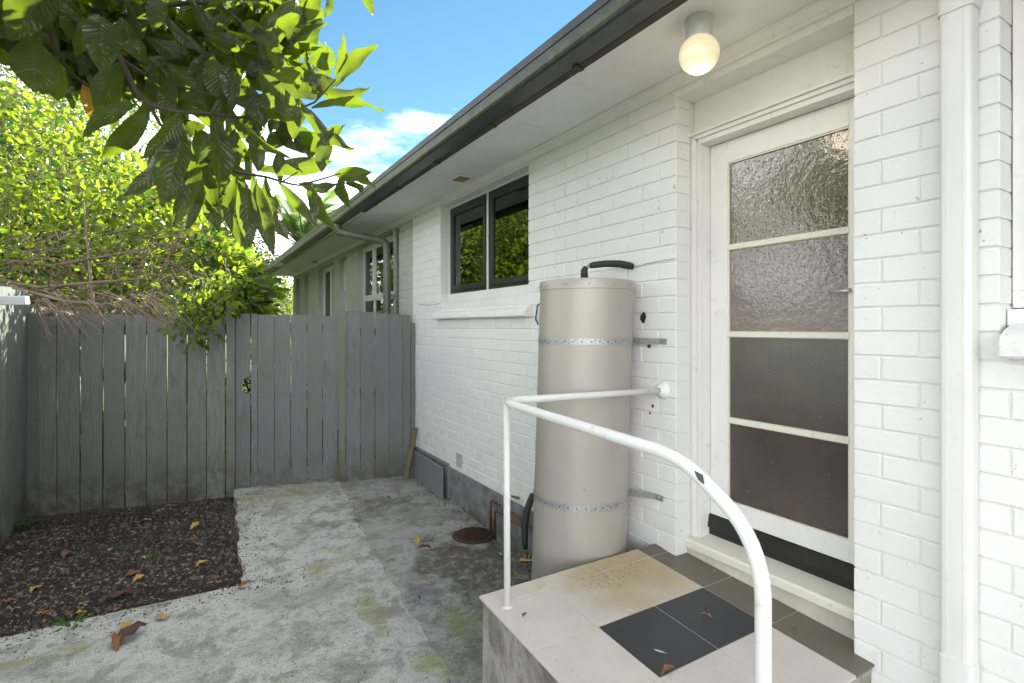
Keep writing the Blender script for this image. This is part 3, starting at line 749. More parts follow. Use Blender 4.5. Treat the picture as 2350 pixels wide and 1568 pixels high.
blotch(onX(1498, 932), .010, .012, mat=M['brown_web'], seed=6); blotch(onX(1492, 948), .008, .010, mat=M['brown_web'], seed=7)
# step crack lines
def crack(pts, r=.0022):
    b = MB(); q = []
    for (u, v) in pts: c = onX(u, v, 2.2478); q.append(c)
    full = []
    for a, c in zip(q, q[1:]):
        for i in range(6): full.append(a.lerp(c, i / 6) + Vector((0, R.uniform(-.002, .002), R.uniform(-.003, .003))))
    full.append(q[-1]); b.tube(full, r, 4); b.build('crack', M['dark_hole'], house)
crack([(1458, 613), (1500, 602), (1551, 594)], .0012); crack([(962, 699), (985, 701), (1008, 697)], .0022)

# soffit vent
p = Vector((0, 0, 0)); x, y, z = ray(1058, 410); t_ = (ZT - .01 - H) / z; p = Vector((x * t_, y * t_, ZT))
b = MB(); b.box(p.x - .075, p.x + .075, p.y - .10, p.y + .10, ZT - .016, ZT - .001); sv = b.build('soffit_vent', M['white_trim'], house, bevel=.004)
b = MB()
for i in range(9): b.box(p.x - .055, p.x + .055, p.y - .078 + i * .0175, p.y - .078 + i * .0175 + .009, ZT - .021, ZT - .0165)
b.build('vent_louvre', simple('tan_louvre', (.35, .25, .13), .7), sv)

# big white downpipe beside the door (house part)
def roundrect(x0, x1, y0, y1, r, n=4):
    pts = []
    for cx_, cy_, a0 in ((x1 - r, y1 - r, 0), (x0 + r, y1 - r, 90), (x0 + r, y0 + r, 180), (x1 - r, y0 + r, 270)):
        for i in range(n + 1): a = rad(a0 + 90 * i / n); pts.append((cx_ + r * math.cos(a), cy_ + r * math.sin(a)))
    return pts
px0, px1, py0, py1 = 2.175, 2.247, .700, .790
b = MB(); b.prism([(x, y, .05) for x, y in roundrect(px0, px1, py0, py1, .016)], (0, 0, ZT - .055)); 
for yy in (.722, .766): b.box(px0 - .0015, px0 + .002, yy - .001, yy + .001, .05, ZT - .01)
dp = b.build('downpipe', M['pvc'], house, auto=True)
zc = onX(2200, 18, 2.17).z
b = MB(); b.prism([(x, y, zc) for x, y in roundrect(px0 - .005, px1, py0 - .006, py1 + .006, .018)], (0, 0, .09)); b.build('collar', M['pvc'], dp, auto=True)
zc = onX(2190, 1520, 2.17).z
b = MB(); b.prism([(x, y, zc) for x, y in roundrect(px0 - .004, px1, py0 - .005, py1 + .005, .018)], (0, 0, .006)); b.prism([(x, y, zc - .2) for x, y in roundrect(px0 - .003, px1, py0 - .004, py1 + .004, .018)], (0, 0, .2)); b.build('socket', M['pvc'], dp, auto=True)

# ---- grey neighbouring unit
house2 = thing('brick_house', 'grey painted brick unit beyond the timber gate with white framed windows', 'house', (2.25, 10.3, 0))
wins = [(6.72, 8.50, H - 1.0, H + 1.262), (9.15, 9.72, H - .1, H + 1.20), (10.14, 11.51, H - .15, H + 1.20), (12.42, 13.08, H - .2, H + 1.20), (13.70, 14.21, H - 1.7, H + 1.20)]
b = MB(); wall_boxes(b, 6.0, 14.68, -.05, ZT, wins, 2.2555, 2.42); wall2 = b.build('wall', M['grey_brick'], house2)
lay_bricks(wall2, M['grey_brick'], 6.002, 14.68, H - 1.7, H + 1.30, wins, 6.05, H - .02, 300)
b = MB(); b.box(9.8, 10, 6, 14.68, -.05, ZT); b.box(2.42, 9.8, 14.53, 14.68, -.05, ZT); b.build('rear_wall', M['grey_brick'], house2)
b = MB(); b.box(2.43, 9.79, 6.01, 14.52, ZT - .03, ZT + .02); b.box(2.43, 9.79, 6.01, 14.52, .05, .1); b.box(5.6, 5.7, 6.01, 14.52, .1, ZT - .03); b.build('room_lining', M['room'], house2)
b = MB(); b.box(1.70, 2.262, 6.104, 9.6, ZT, ZT + .012); b.box(1.70, 2.262, 9.604, 12.7, ZT, ZT + .012); b.box(1.70, 2.262, 12.704, 15.05, ZT, ZT + .012); b.box(2.27, 10.3, 14.69, 15.05, ZT, ZT + .012); b.build('soffit', M['soffit'], house2)
b = MB(); moulding(b, 6.003, 14.70); b.build('eaves_moulding', M['white_trim'], house2)
g2 = gutter(6.064, 15.12, house2)
b = MB(); b.box(1.664, 1.71, 6.064, 15.08, H + 1.322, H + 1.45); b.build('fascia', M['fascia'], house2)
b = MB(); b.box(1.650, 1.69, 6.064, 15.10, H + 1.285, H + 1.3095); b.build('fascia_board', M['fascia_pale'], house2)
b = MB(); b.box(1.60, 10.4, 15.06, 15.11, H + 1.33, H + 1.45); b.build('fascia', M['fascia_pale'], house2)
roof(6.044, 15.12, house2, True)
for i, (a, c, lo, hi) in enumerate(wins):
    b = MB(); w = .045
    b.box(2.352, 2.41, a, a + w, lo, hi); b.box(2.352, 2.41, c - w, c, lo, hi); b.box(2.352, 2.41, a + w, c - w, hi - w, hi); b.box(2.33, 2.41, a + w, c - w, lo, lo + w)
    n = {0: 3, 1: 1, 2: 2, 3: 1, 4: 1}[i]
    for k in range(1, n): yk = a + (c - a) * k / n; b.box(2.350, 2.40, yk - .022, yk + .022, lo + w, hi - w)
    wo_ = b.build('window', M['white_trim'], house2, bevel=.003)
    for k in range(n):
        ya = a + (c - a) * k / n + (w if k == 0 else .0225); yb = a + (c - a) * (k + 1) / n - (w if k == n - 1 else .0225)
        if i == 0:
            zm = H + .42; b = MB(); b.box(2.353, 2.40, ya, yb, zm - .02, zm + .02); b.build('transom', M['white_trim'], wo_)
            sash(wo_, ya + .002, yb - .002, zm + .022, hi - w - .002, 2.345, .045, M['white_trim'])
            p = MB(); p.box(2.37, 2.375, ya, yb, lo + w, zm - .02); p.build('pane', M['clear'], wo_)
        else: sash(wo_, ya + .002, yb - .002, lo + w + .002, hi - w - .002, 2.358, .035, M['white_trim'])
    b = MB(); n_ = 40
    for q in range(n_):
        y_a = a + (c - a) * q / n_; y_b = a + (c - a) * (q + 1) / n_
        if i == 0 and .25 < q / n_ < .45: continue
        x_a = 2.50 + .025 * math.sin(q * 1.7); x_b = 2.50 + .025 * math.sin((q + 1) * 1.7); b.add([(x_a, y_a, lo), (x_b, y_b, lo), (x_b, y_b, hi), (x_a, y_a, hi)], [(0, 1, 2, 3)])
    b.build('curtain', M['curtain'], wo_, smooth=True)
for (u, v) in ((742, 573), (545 / 2.56 * 0 + 690, 635)):
    pass
x, y, z = ray(1182, 982); 
for (u, v, s_) in ((738 * 1., 577, 1), (695, 598 + 15, 0)):
    x, y, z = ray((900 + u / 2.614) / 1.634 if False else (1182 if s_ else 1109) / 1.634, (982 if s_ else 1016) / 1.634); t_ = (1.33) / z; X_, Y_ = x * t_, y * t_
    b = MB(); b.box(X_ - .05, X_ + .05, Y_ - .07, Y_ + .07, ZT - .02, ZT - .001); b.build('soffit_vent', M['lantern_base'] if not s_ else simple('tan_vent', (.4, .3, .15), .7), house2)
# grey downpipe with two bends
Pa = (1.59, 6.62, H + 1.312); 
def pt(u, v, X): return onX(u, v, X)
top = Vector((1.585, onX(797, 500, 1.585).y, H + 1.312)); top.y = 6.95
q0 = Vector((1.585, 6.95, H + 1.22)); q1 = Vector((2.16, 6.70, H + 1.10)); q2 = Vector((2.17, 6.70, .1))
dv = (q1 - q0).normalized()
path_ = [top] + arc(q0 + Vector((0, 0, .05)), q0, q0 + dv * .06, 6) + arc(q1 - dv * .08, q1, q1 - Vector((0, 0, .10)), 6) + [q2]
b = MB(); b.tube(path_, .047, 18); dp2 = b.build('downpipe', M['far_pipe'], house2, auto=True)
b = MB(); b.tube([top + Vector((0, 0, -.06)), top + Vector((0, 0, .0))], .051, 18); b.tube([q1 - dv * .13, q1 - dv * .08], .050, 18); b.tube([(2.17, 6.70, H + .45), (2.17, 6.70, H + .42)], .0485, 18)
b.tube([(2.17, 6.70, H + .40), (2.25, 6.60, H + .40)], .012, 8); b.build('pipe_bracket', M['far_pipe'], dp2, auto=True)
b = MB(); b.tube([(2.225, 6.50, H + 1.25), (2.225, 6.50, .3)], .016, 10); b.build('vent_pipe', M['grey_hatch'] if False else M['far_pipe'], house2, auto=True)

# ================================================================== LANDING
landing = thing('tiled_landing', 'raised concrete door landing paved with cream, brown and charcoal tiles', 'landing', (1.7, 1.6, 0))
zl = lambda Y: H - 1.235 - .057 * (2.155 - Y)
LX0, LY0, LY1 = 1.128, 1.020, 2.155
b = MB(); nz = 10; ny = 26
bl = MB(); bl.add([(LX0 + .012, LY0 + .012, -.05), (2.44, LY0 + .012, -.05), (2.44, LY1 - .012, -.05), (LX0 + .012, LY1 - .012, -.05),
                   (LX0 + .012, LY0 + .012, zl(LY0) - .011), (2.44, LY0 + .012, zl(LY0) - .011), (2.44, LY1 - .012, zl(LY1) - .011), (LX0 + .012, LY1 - .012, zl(LY1) - .011)],
                  [(0, 3, 2, 1), (4, 5, 6, 7), (0, 1, 5, 4), (1, 2, 6, 5), (2, 3, 7, 6), (3, 0, 4, 7)])
base = bl.build('base', M['block'], landing)
b = MB(); b.add([(LX0 + .004, LY0 + .004, zl(LY0) - .0112), (2.40, LY0 + .004, zl(LY0) - .0112), (2.40, LY1 - .004, zl(LY1) - .0112), (LX0 + .004, LY1 - .004, zl(LY1) - .0112),
                 (LX0 + .004, LY0 + .004, zl(LY0) - .0022), (2.40, LY0 + .004, zl(LY0) - .0022), (2.40, LY1 - .004, zl(LY1) - .0022), (LX0 + .004, LY1 - .004, zl(LY1) - .0022)],
                [(0, 3, 2, 1), (4, 5, 6, 7), (0, 1, 5, 4), (1, 2, 6, 5), (2, 3, 7, 6), (3, 0, 4, 7)]); b.build('grout_bed', M['grout'], landing)
xs = [LX0, 1.460, 1.790, 2.118, 2.345]; ysl = [LY1, 2.055, 1.712, 1.372, LY0]
for j in range(4):
    for i in range(4):
        m_ = 'tile_brown' if i == 3 else ('tile_dark' if (j == 2 and i in (1, 2)) else 'tile_cream')
        g_ = .0024; xa, xb = xs[i] + (g_ if i else 0), xs[i + 1] - g_; ya, yb = ysl[j + 1] + (g_ if j < 3 else 0), ysl[j] - (g_ if j else 0)
        dz = R.uniform(-.0006, .0006)
        b = MB(); v = [(xa, ya, zl(ya) - .011), (xb, ya, zl(ya) - .011), (xb, yb, zl(yb) - .011), (xa, yb, zl(yb) - .011), (xa, ya, zl(ya) + dz), (xb, ya, zl(ya) + dz), (xb, yb, zl(yb) + dz), (xa, yb, zl(yb) + dz)]
        b.add(v, [(0, 3, 2, 1), (4, 5, 6, 7), (0, 1, 5, 4), (1, 2, 6, 5), (2, 3, 7, 6), (3, 0, 4, 7)])
        o = b.build('tile', M[m_], landing, loc=((xa + xb) / 2, (ya + yb) / 2, zl((ya + yb) / 2)), bevel=.0012)
        o['label'] = {'tile_brown': 'brown tile', 'tile_dark': 'charcoal tile', 'tile_cream': 'cream textured tile'}[m_]
b = MB(); b.box(1.5, 2.4, .62, .97, -.02, .28); 
# ================================================================== HANDRAIL
rail = thing('handrail', 'white painted tubular handrail bent round the tiled landing', 'handrail', (1.2, 1.5, 0))
zr = H - .350
wallp = Vector((2.235, 2.09, H - .355)); el_ = Vector((1.190, 2.045, H - .335)); r1 = Vector((1.200, 1.06, H - .375)); 
rp = [wallp, wallp.lerp(el_, .5)] + arc(el_ + Vector((.09, .006, 0)), el_, el_ + Vector((0, -.09, -.004)), 7) + [el_.lerp(r1, .5)]
rp += arc(Vector((1.2, 1.14, H - .371)), Vector((1.2, 1.03, H - .376)), Vector((1.2, .945, H - .436)), 7)
rp += arc(Vector((1.2, .90, H - .464)), Vector((1.2, .80, H - .530)), Vector((1.2, .792, H - .66)), 8) + [Vector((1.2, .790, H - 1.2)), Vector((1.2, .788, .0))]
b = MB(); b.tube(rp, [.0165] * 2 + [.0175] * 8 + [.0185] + [.0195] * (len(rp) - 11), 20); b.build('rail', M['white_pipe'], rail, smooth=True)
b = MB(); b.tube([(1.198, 2.02, zl(2.02) - .005), (1.196, 2.022, H - .345)], .0148, 16); b.build('post', M['white_pipe'], rail, smooth=True)
b = MB(); b.lathe([(.0, .006), (.018, .006), (.022, .003), (.024, 0)], (1.198, 2.02, zl(2.02)), 16); b.build('base_collar', M['white_pipe'], rail, smooth=True)
b = MB()
for i, (r_, h_) in enumerate(((.046, .0), (.048, .008), (.038, .018), (.026, .034), (.018, .044))): pass
Mx = Matrix.Rotation(rad(-90), 4, 'Y')
prof = [(.050, -.002), (.049, .008), (.040, .018), (.027, .032), (.018, .040)]
b.lathe(prof, (2.252, 2.09, H - .355), 18, Mx)
b.v = [(x + R.uniform(-.003, .003), y + R.uniform(-.006, .006), z + R.uniform(-.007, .007)) for x, y, z in b.v]; b.build('mortar_collar', M['white_brick'], rail, smooth=True)
def on_rail(k): return rp[k]
b = MB(); c = Vector((1.2, .965, H - .412)); b.add([(1.1812, .985, H - .395), (1.1806, .955, H - .400), (1.1806, .950, H - .425), (1.1812, .972, H - .420), (1.1798, .966, H - .409)], [(0, 1, 4), (1, 2, 4), (2, 3, 4), (3, 0, 4)]); b.build('paint_chip', simple('bare_metal_chip', (.10, .11, .12), .6), rail)

# ================================================================== WATER HEATER
TC = Vector((1.965, 2.435, 0)); TR = .272
tank = thing('water_heater', 'tall beige cylindrical hot water cylinder strapped to the white brick wall', 'water heater', TC)
lean = Vector((.8554, -.518, 0)) * .030
TT = H + .262
def tl(z): return Vector((TC.x, TC.y, 0)) + lean * ((z - H + .35) / 1.0)
def tring(b, prof, n=72):
    vs_ = []; fs_ = []
    for r, z in prof:
        c = tl(z)
        for k in range(n):
            a = 2 * math.pi * k / n; vs_.append((c.x + r * math.cos(a), c.y + r * math.sin(a), z))
    for i in range(len(prof) - 1):
        for k in range(n):
            k2 = (k + 1) % n; fs_.append((i * n + k, i * n + k2, (i + 1) * n + k2, (i + 1) * n + k))
    b.add(vs_, fs_)
b = MB(); tring(b, [(TR - .006, .03), (TR, .04), (TR, .6), (TR, 1.0), (TR, 1.4), (TR, TT - .052)]); b.build('body', M['tank'], tank, smooth=True)
b = MB(); tring(b, [(TR + .001, TT - .056), (TR + .0035, TT - .054), (TR + .0035, TT - .008), (TR + .001, TT - .002), (TR - .006, TT), (TR - .03, TT - .002), (TR - .035, TT + .004), (.02, TT + .012), (.0, TT + .012)]); lid = b.build('lid', M['tank'], tank, auto=True)
for a in (150, 178, 206, 234, 262, 290, 318):
    c = tl(TT - .045); b = MB(); q = Vector((math.cos(rad(a)), math.sin(rad(a)), 0)); b.tube([c + q * (TR + .002) + Vector((0, 0, TT - .030)), c + q * (TR + .008) + Vector((0, 0, TT - .030))], .0055, 8); b.build('screw', M['steel'], lid, smooth=True)
def strap(z, zw, yw, wid=.034):
    r = TR + .0025; angs = [rad(a) for a in range(70, 331, 5)]
    # straight tangent run to the wall at the near side
    def pt_(a): c = tl(z); return Vector((c.x + r * math.cos(a), c.y + r * math.sin(a), z))
    lst = [pt_(a) for a in angs]; wallpt = Vector((2.247, yw, zw))
    path = lst + [lst[-1].lerp(wallpt, .5), wallpt, wallpt + Vector((0, -.055, .0))]
    b = MB(); 
    for i, p in enumerate(path): b.v += [(p.x, p.y, p.z - wid / 2), (p.x, p.y, p.z + wid / 2)]
    for i in range(len(path) - 1): b.f.append((2 * i, 2 * i + 2, 2 * i + 3, 2 * i + 1))
    o = b.build('strap', M['strap'], tank, smooth=False)
    hb = MB(); 
    for i in range(len(path) - 1):
        p, q = path[i], path[i + 1]; d = q - p; L = d.length; d.normalize(); nrm = Vector((0, 0, 1)).cross(d).normalized() * -1
        if (p - Vector((tl(z).x, tl(z).y, z))).dot(nrm) < 0: nrm = -nrm
        k = max(1, int(L / .012))
        for m in range(k):
            c = p + d * (L * (m + .5) / k) + nrm * .0022; big = (i + m) % 2
            for zz_, rr in (((0., .0042),) if big else ((.010, .0022), (-.010, .0022))):
                v = [c + Vector((0, 0, zz_)) + d * rr * math.cos(t) + Vector((0, 0, 1)) * rr * math.sin(t) for t in [j * math.pi / 3 for j in range(6)]]
                hb.add(v, [tuple(range(6))])
    tag(hb.build('strap_holes', M['dark_hole'], o), kind='stuff')
    b = MB(); b.tube([wallpt + Vector((-.012, -.02, 0)), wallpt + Vector((.0, -.02, 0))], .009, 6); b.build('bolt', M['steel'], o)
strap(H - .080, H - .082, 2.115); strap(H - .975, H - .962, 2.14)
cT = tl(TT); c0 = cT + Vector((-.02, .0, TT + .01))
b = MB(); b.tube([c0, c0 + Vector((0, 0, .055)), c0 + Vector((.012, 0, .075))], [.020, .020, .015], 12); b.tube([c0 + Vector((.014, 0, -.0)), c0 + Vector((.014, 0, .045))], .012, 8); b.build('fitting', M['foam'], tank, smooth=True)
b = MB(); b.tube([c0 + Vector((.0, 0, .070)), c0 + Vector((.045, -.01, .088))], .009, 10); b.build('fitting_nut', M['steel'], tank, smooth=True)
pw = onX(1452, 612, 2.245)
b = MB(); s0 = c0 + Vector((.04, -.008, .086)); b.tube([s0, s0.lerp(pw, .08) + Vector((0, 0, .004)), s0.lerp(pw, .35) + Vector((0, 0, .014)), s0.lerp(pw, .7) + Vector((0, 0, .014)), s0.lerp(pw, .92) + Vector((0, 0, .004)), pw], [.016, .019, .020, .022, .022, .018], 14); b.build('lagged_pipe', M['foam'], tank, smooth=True)
# bottom lagging and valve
h0 = onX(1212, 1150, 2.16); h1 = onX(1203, 1262, 2.05)
b = MB(); b.tube([onX(1222, 1135, 2.215), onX(1217, 1150, 2.18), onX(1209, 1175, 2.13), onX(1204, 1205, 2.09), onX(1204, 1240, 2.07), onX(1206, 1262, 2.06)], [.02, .026, .027, .026, .024, .015], 14); b.build('lagged_hose', M['foam'], tank, smooth=True)
vb = onX(1206, 1285, 2.04)
b = MB(); b.tube([vb + Vector((0, 0, .05)), vb + Vector((0, 0, .01))], [.012, .016], 10); b.tube([vb + Vector((-.035, .02, .0)), vb + Vector((.02, -.012, -.004))], [.020, .019], 12); b.build('valve', M['brass'], tank, auto=True)
b = MB(); b.tube([onX(1175, 1139, 2.246), onX(1190, 1143, 2.22)], .010, 8); b.build('wall_nipple', M['brass'], tank, auto=True)
b = MB(); b.tube([vb + Vector((.015, -.01, -.004)), vb + Vector((.10, -.055, -.012))], [.015, .016], 10); b.tube([vb + Vector((.02, -.01, .01)), vb + Vector((.03, -.02, .045))], [.011, .006], 8); b.build('valve_body', M['steel'], tank, auto=True)
cc = [onX(1233, 702, 2.235), onX(1231, 718, 2.23), onX(1229, 733, 2.235), onX(1235, 745, 2.243)]
b = MB(); b.tube([Vector((2.22, cc[0].y - .12, cc[0].z + .04))] + cc, .006, 8); b.build('cable', M['foam'], tank, smooth=True)
# copper pipes running low along the plinth
cp = thing('copper_pipes', 'pair of thin copper pipes rising beside the drain and running along the plinth', 'pipes', (2.2, 3.9, 0))
for (u0, v0, ub, vb_, X, fit) in ((1126, 1148, 1124, 1226, 2.215, 1), (1136, 1171, 1135, 1226, 2.19, 0)):
    c = onX(u0, v0, X); g0 = Vector((X, c.y, .0)); e = Vector((X, 2.55, c.z - .012))
    b = MB(); b.tube([g0, c - Vector((0, 0, .05))] + arc(c - Vector((0, 0, .035)), c, c - Vector((0, .035, 0)), 6) + [e], .0085, 10); po = b.build('pipe', M['copper'], cp, smooth=True)
    if fit: b = MB(); b.tube([c - Vector((0, .20, .0)), c - Vector((0, .25, .0))], .014, 8); b.tube([c - Vector((0, .215, .0)), c - Vector((0, .235, 0))], .017, 6); b.build('coupling', M['brass'], po, auto=True)

# drain
dc = onZ(1086, 1228, gz(2.0, 4.0))
drain = thing('drain_grate', 'round rusty drain grate in the concrete at the foot of the wall', 'drain', dc)
b = MB(); b.lathe([(.185, -.004), (.170, .006), (.150, .009), (.140, .003)], dc, 28); b.build('rim', M['chip_dark'], drain, smooth=True)
b = MB(); b.lathe([(.0, .003), (.142, .003)], dc, 24); b.build('pit', M['dark_hole'], drain)
b = MB()
for i in range(-6, 7):
    o_ = i * .021; L = math.sqrt(max(0, .138 ** 2 - o_ ** 2)); ca, sa = math.cos(.5), math.sin(.5)
    p0_ = (dc.x + ca * -L - sa * o_, dc.y + sa * -L + ca * o_, dc.z + .008); p1_ = (dc.x + ca * L - sa * o_, dc.y + sa * L + ca * o_, dc.z + .008); b.tube([p0_, p1_], .0052, 5)
b.build('bars', simple('rusty_iron', (.17, .10, .05), .7, .3, 60, .6, .5), drain)

# ================================================================== PORCH LAMP
x, y, z = ray(1604, 62); t_ = (ZT - .035 - H) / z; lc = Vector((x * t_, y * t_, ZT))
lamp = thing('porch_light', 'lit opal glass globe light on the white eaves beside the back door', 'lamp', lc)
b = MB(); b.lathe([(.0, -.001), (.058, -.001), (.060, -.012), (.056, -.030), (.055, -.085), (.050, -.092)], lc, 32); b.build('holder', M['lantern_base'], lamp, auto=True)
gc = lc - Vector((0, 0, .155)); pr = [(.084 * math.sin(a), .082 * math.cos(a)) for a in [rad(36) + (math.pi - rad(36)) * i / 20 for i in range(21)]]
b = MB(); b.lathe([(r, z_) for r, z_ in pr], gc, 36); b.build('globe', M['globe'], lamp, smooth=True)
ld = bpy.data.lights.new('porch_bulb', 'POINT'); lo_ = bpy.data.objects.new('porch_bulb', ld); COL.objects.link(lo_); lo_.location = gc - Vector((.0, 0, .14)); ld.energy = .4; ld.color = (1, .82, .6); ld.shadow_soft_size = .08
lo_.parent = lamp; lo_.location = (0, 0, -.295)

# ================================================================== FENCES
fd = (onF(935, 800) - onF(68, 800)); fd.z = 0; fd.normalize(); fn = Vector((-fd.y, fd.x, 0))   # along, and away from the camera
def board(parent, u0, u1, vt, vb_, mat, name='picket', off=0., th=.020, notch=None, vt2=None, lean_=0):
    A, B_ = onF(u0, vt), onF(u1, vt if vt2 is None else vt2); za, zb_ = onF(u0, vb_).z, onF(u1, vb_).z
    A0, B0 = A.copy(), B_.copy(); A0.z = za; B0.z = zb_
    poly = [A0, B0]
    if notch:
        cu, cv, ru, rv = notch; cc_ = onF(cu, cv); rw_ = (onF(cu + ru, cv) - cc_).length; rh = (cc_.z - onF(cu, cv + rv).z)
        for i in range(11):
            a = -math.pi / 2 - math.pi * i / 10; poly.append(Vector((B0.x, B0.y, 0)) + fd * (rw_ * math.cos(a)) + Vector((0, 0, cc_.z + rh * math.sin(a))))
    poly += [B_, A]
    poly = [p + fn * off for p in poly]
    b = MB(); b.prism(poly, fn * th); c = (A0 + B0) / 2
    return b.build(name, mat, parent, loc=c, bevel=.0015)
def rail_(parent, u0, u1, z, mat, h=.09, off=.021, name='rail'):
    A, B_ = onF(u0, 800), onF(u1, 800); b = MB(); A.z = B_.z = z; b.prism([A + fn * off, B_ + fn * off, B_ + fn * off + Vector((0, 0, h)), A + fn * off + Vector((0, 0, h))], fn * .045); return b.build(name, mat, parent)
K = 2.24 * 1.634
bf = thing('timber_fence', 'grey paling fence behind the garden bed, left of the gate', 'fence', (onF(300, 1180).x, onF(300, 1180).y, 0))
eb = [262, 325, 476, 672, 863, 1048, 1229, 1403, 1570, 1733, 1893]
tops = [719, 726, 722, 722, 721, 724, 731, 733, 737, 735]
gaps = [.5, .6, 2.2, 4.0, 3.6, 4.0, 2.0, 3.2, 3.0, 2.2]
for i in range(10):
    u0, u1 = eb[i] / K, eb[i + 1] / K; u0 = 58 if i == 0 else u0; vb_ = 1192 - (u0 - 70) * .105
    board(bf, u0 + gaps[i] * .5, u1 - (gaps[i + 1] * .5 if i < 9 else .8), tops[i] + R.uniform(-1, 1), vb_ + 4, M['fence'], off=(.0 if i else .012))
for z in (H - .03, H - .88, H - 1.62): rail_(bf, 70, 522, z - .05, M['raw_timber'])
board(bf, 520.5, 539.5, 690, 1140, M['fence'], 'post', off=-.03, th=.06)
gate = thing('timber_gate', 'blue grey timber gate with a half round hand hole', 'gate', (onF(650, 1110).x, onF(650, 1110).y, 0))
X3 = lambda x: x / 2.846 + 489.6
gb = [(145, 240, 308, 1), (247, 287.5, 309, 0), (290.5, 397, 315, 0), (401, 503, 316, 0), (508, 609, 317, 0), (615, 711, 320, 0), (716, 811, 323, 0)]
for (a, c, tt, nt) in gb:
    vb_ = 1118 - (X3(a) - 540) * .083 - (5 if a > 600 else 0)
    board(gate, X3(a), X3(c), (1000 + tt / 1.742) / 1.634, vb_, M['gate'], notch=(X3(c), 885, 21.5, 20) if nt else None)
for z in (H - .02, H - .76, H - 1.40): rail_(gate, 548, 772, z - .04, M['raw_timber'])
rfn = thing('timber_fence', 'short grey paling panel between the gate and the white wall', 'fence', (onF(860, 1100).x, onF(860, 1100).y, 0))
board(rfn, X3(817), X3(862), 668, 1106, M['fence'], 'post', off=-.025, th=.07)
for (a, c, tt) in ((865, 957, 292), (961.5, 1052, 297), (1058, 1147.5, 307), (1149, 1235.5, 312), (1237, 1286.5, 314), (1289, 1316, 367)):
    board(rfn, X3(a), X3(c), (1000 + tt / 1.742) / 1.634, 1104 - (X3(a) - 790) * .12, M['gate'], off=.012 if a == 1289 else 0.)
for z in (H - .06, H - .76, H - 1.40): rail_(rfn, 800, 950, z - .04, M['raw_timber'])
def nails(parent, us, zs):
    b = MB()
    for u in us:
        for z in zs:
            p = onF(u, 800); p.z = z + R.uniform(-.006, .006); p = p - fn * .0015; b.add([p + fd * .005 * math.cos(k_) + Vector((0, 0, .005 * math.sin(k_))) for k_ in (0, 1.05, 2.1, 3.14, 4.19, 5.24)], [(0, 1, 2, 3, 4, 5)])
    tag(b.build('nails', M['dark_hole'], parent), kind='stuff')
nails(bf, [q / K + d_ for q in eb[1:] for d_ in (-6, -38) if q / K + d_ > 70], (H - .01, H - .88))
nails(gate, [X3(q) + d_ for q in (247, 290, 401, 508, 615, 716) for d_ in (5, 29)], (H - .01, H - .76, H - 1.40)); nails(rfn, [X3(q) + d_ for q in (865, 961, 1058, 1149) for d_ in (4, 27)], (H - .05, H - .76, H - 1.40))
# side fence on the left, running back past the corner
lf = thing('timber_fence', 'greenish grey side fence at the left edge, its top catching dappled sun', 'fence', (-1.33, 4, 0))
y = 1.0; n_ = 0
while y < 6.66:
    w = .148; xx = -1.335 + .0 * y; b = MB(); zt = H + .33 + R.uniform(-.012, .012); b.box(xx - .02, xx, y, y + w - .004, -.03, zt); b.build('picket', M['fence_green'], lf, loc=(xx, y + w / 2, 0), bevel=.0015); y += w
b = MB(); b.box(-1.40, -1.356, 1.0, 6.62, H - .9, H - .82); b.box(-1.40, -1.356, 1.0, 6.62, H + .1, H + .18); b.build('rail', M['raw_timber'], lf)
lf2 = thing('timber_fence', 'pale sunlit paling fence seen beyond the back fence through bare twigs', 'fence', (-1.45, 10, 0))
y = 6.80
while y < 19:
    w = .15; b = MB(); b.box(-1.50, -1.48, y, y + w - .006, -.03, H + .28 + R.uniform(-.03, .03)); b.build('picket', M['pale_fence'], lf2, loc=(-1.49, y + w / 2, 0)); y += w
b = MB(); b.box(-1.55, -1.502, 6.8, 19, .6, .68); b.box(-1.55, -1.502, 6.8, 19, 1.6, 1.68); b.build('rail', M['pale_fence'], lf2)
# white beam end
A = at(62, 690, 4.0); dirv = Vector((-.8554, .518, 0)); b = MB(); hh_ = .034
p_ = [A + Vector((0, 0, s * hh_)) + Vector((.518, .8554, 0)) * q * .022 for s, q in ((-1, -1), (-1, 1), (1, 1), (1, -1))]
b.prism(p_, dirv * .36); tag(b.build('beam', M['white_timber'], bevel=.006), 'white painted timber beam end jutting from the side fence', 'beam')
# leaning plank
pb, ptp = onX(930, 1094, 2.08), onX(953, 983, 2.215); b = MB(); ax = (ptp - pb); w_ = Vector((.85, -.5, 0)).normalized() * .055
pb.z = gz(2.0, 5.6)
b.prism([pb - w_ * .5, pb + w_ * .5, ptp + w_ * .5, ptp - w_ * .5], Vector((.012, .02, 0)))
tag(b.build('plank', M['raw_timber'], bevel=.002), 'short brown weathered plank leaning in the corner by the wall', 'plank')

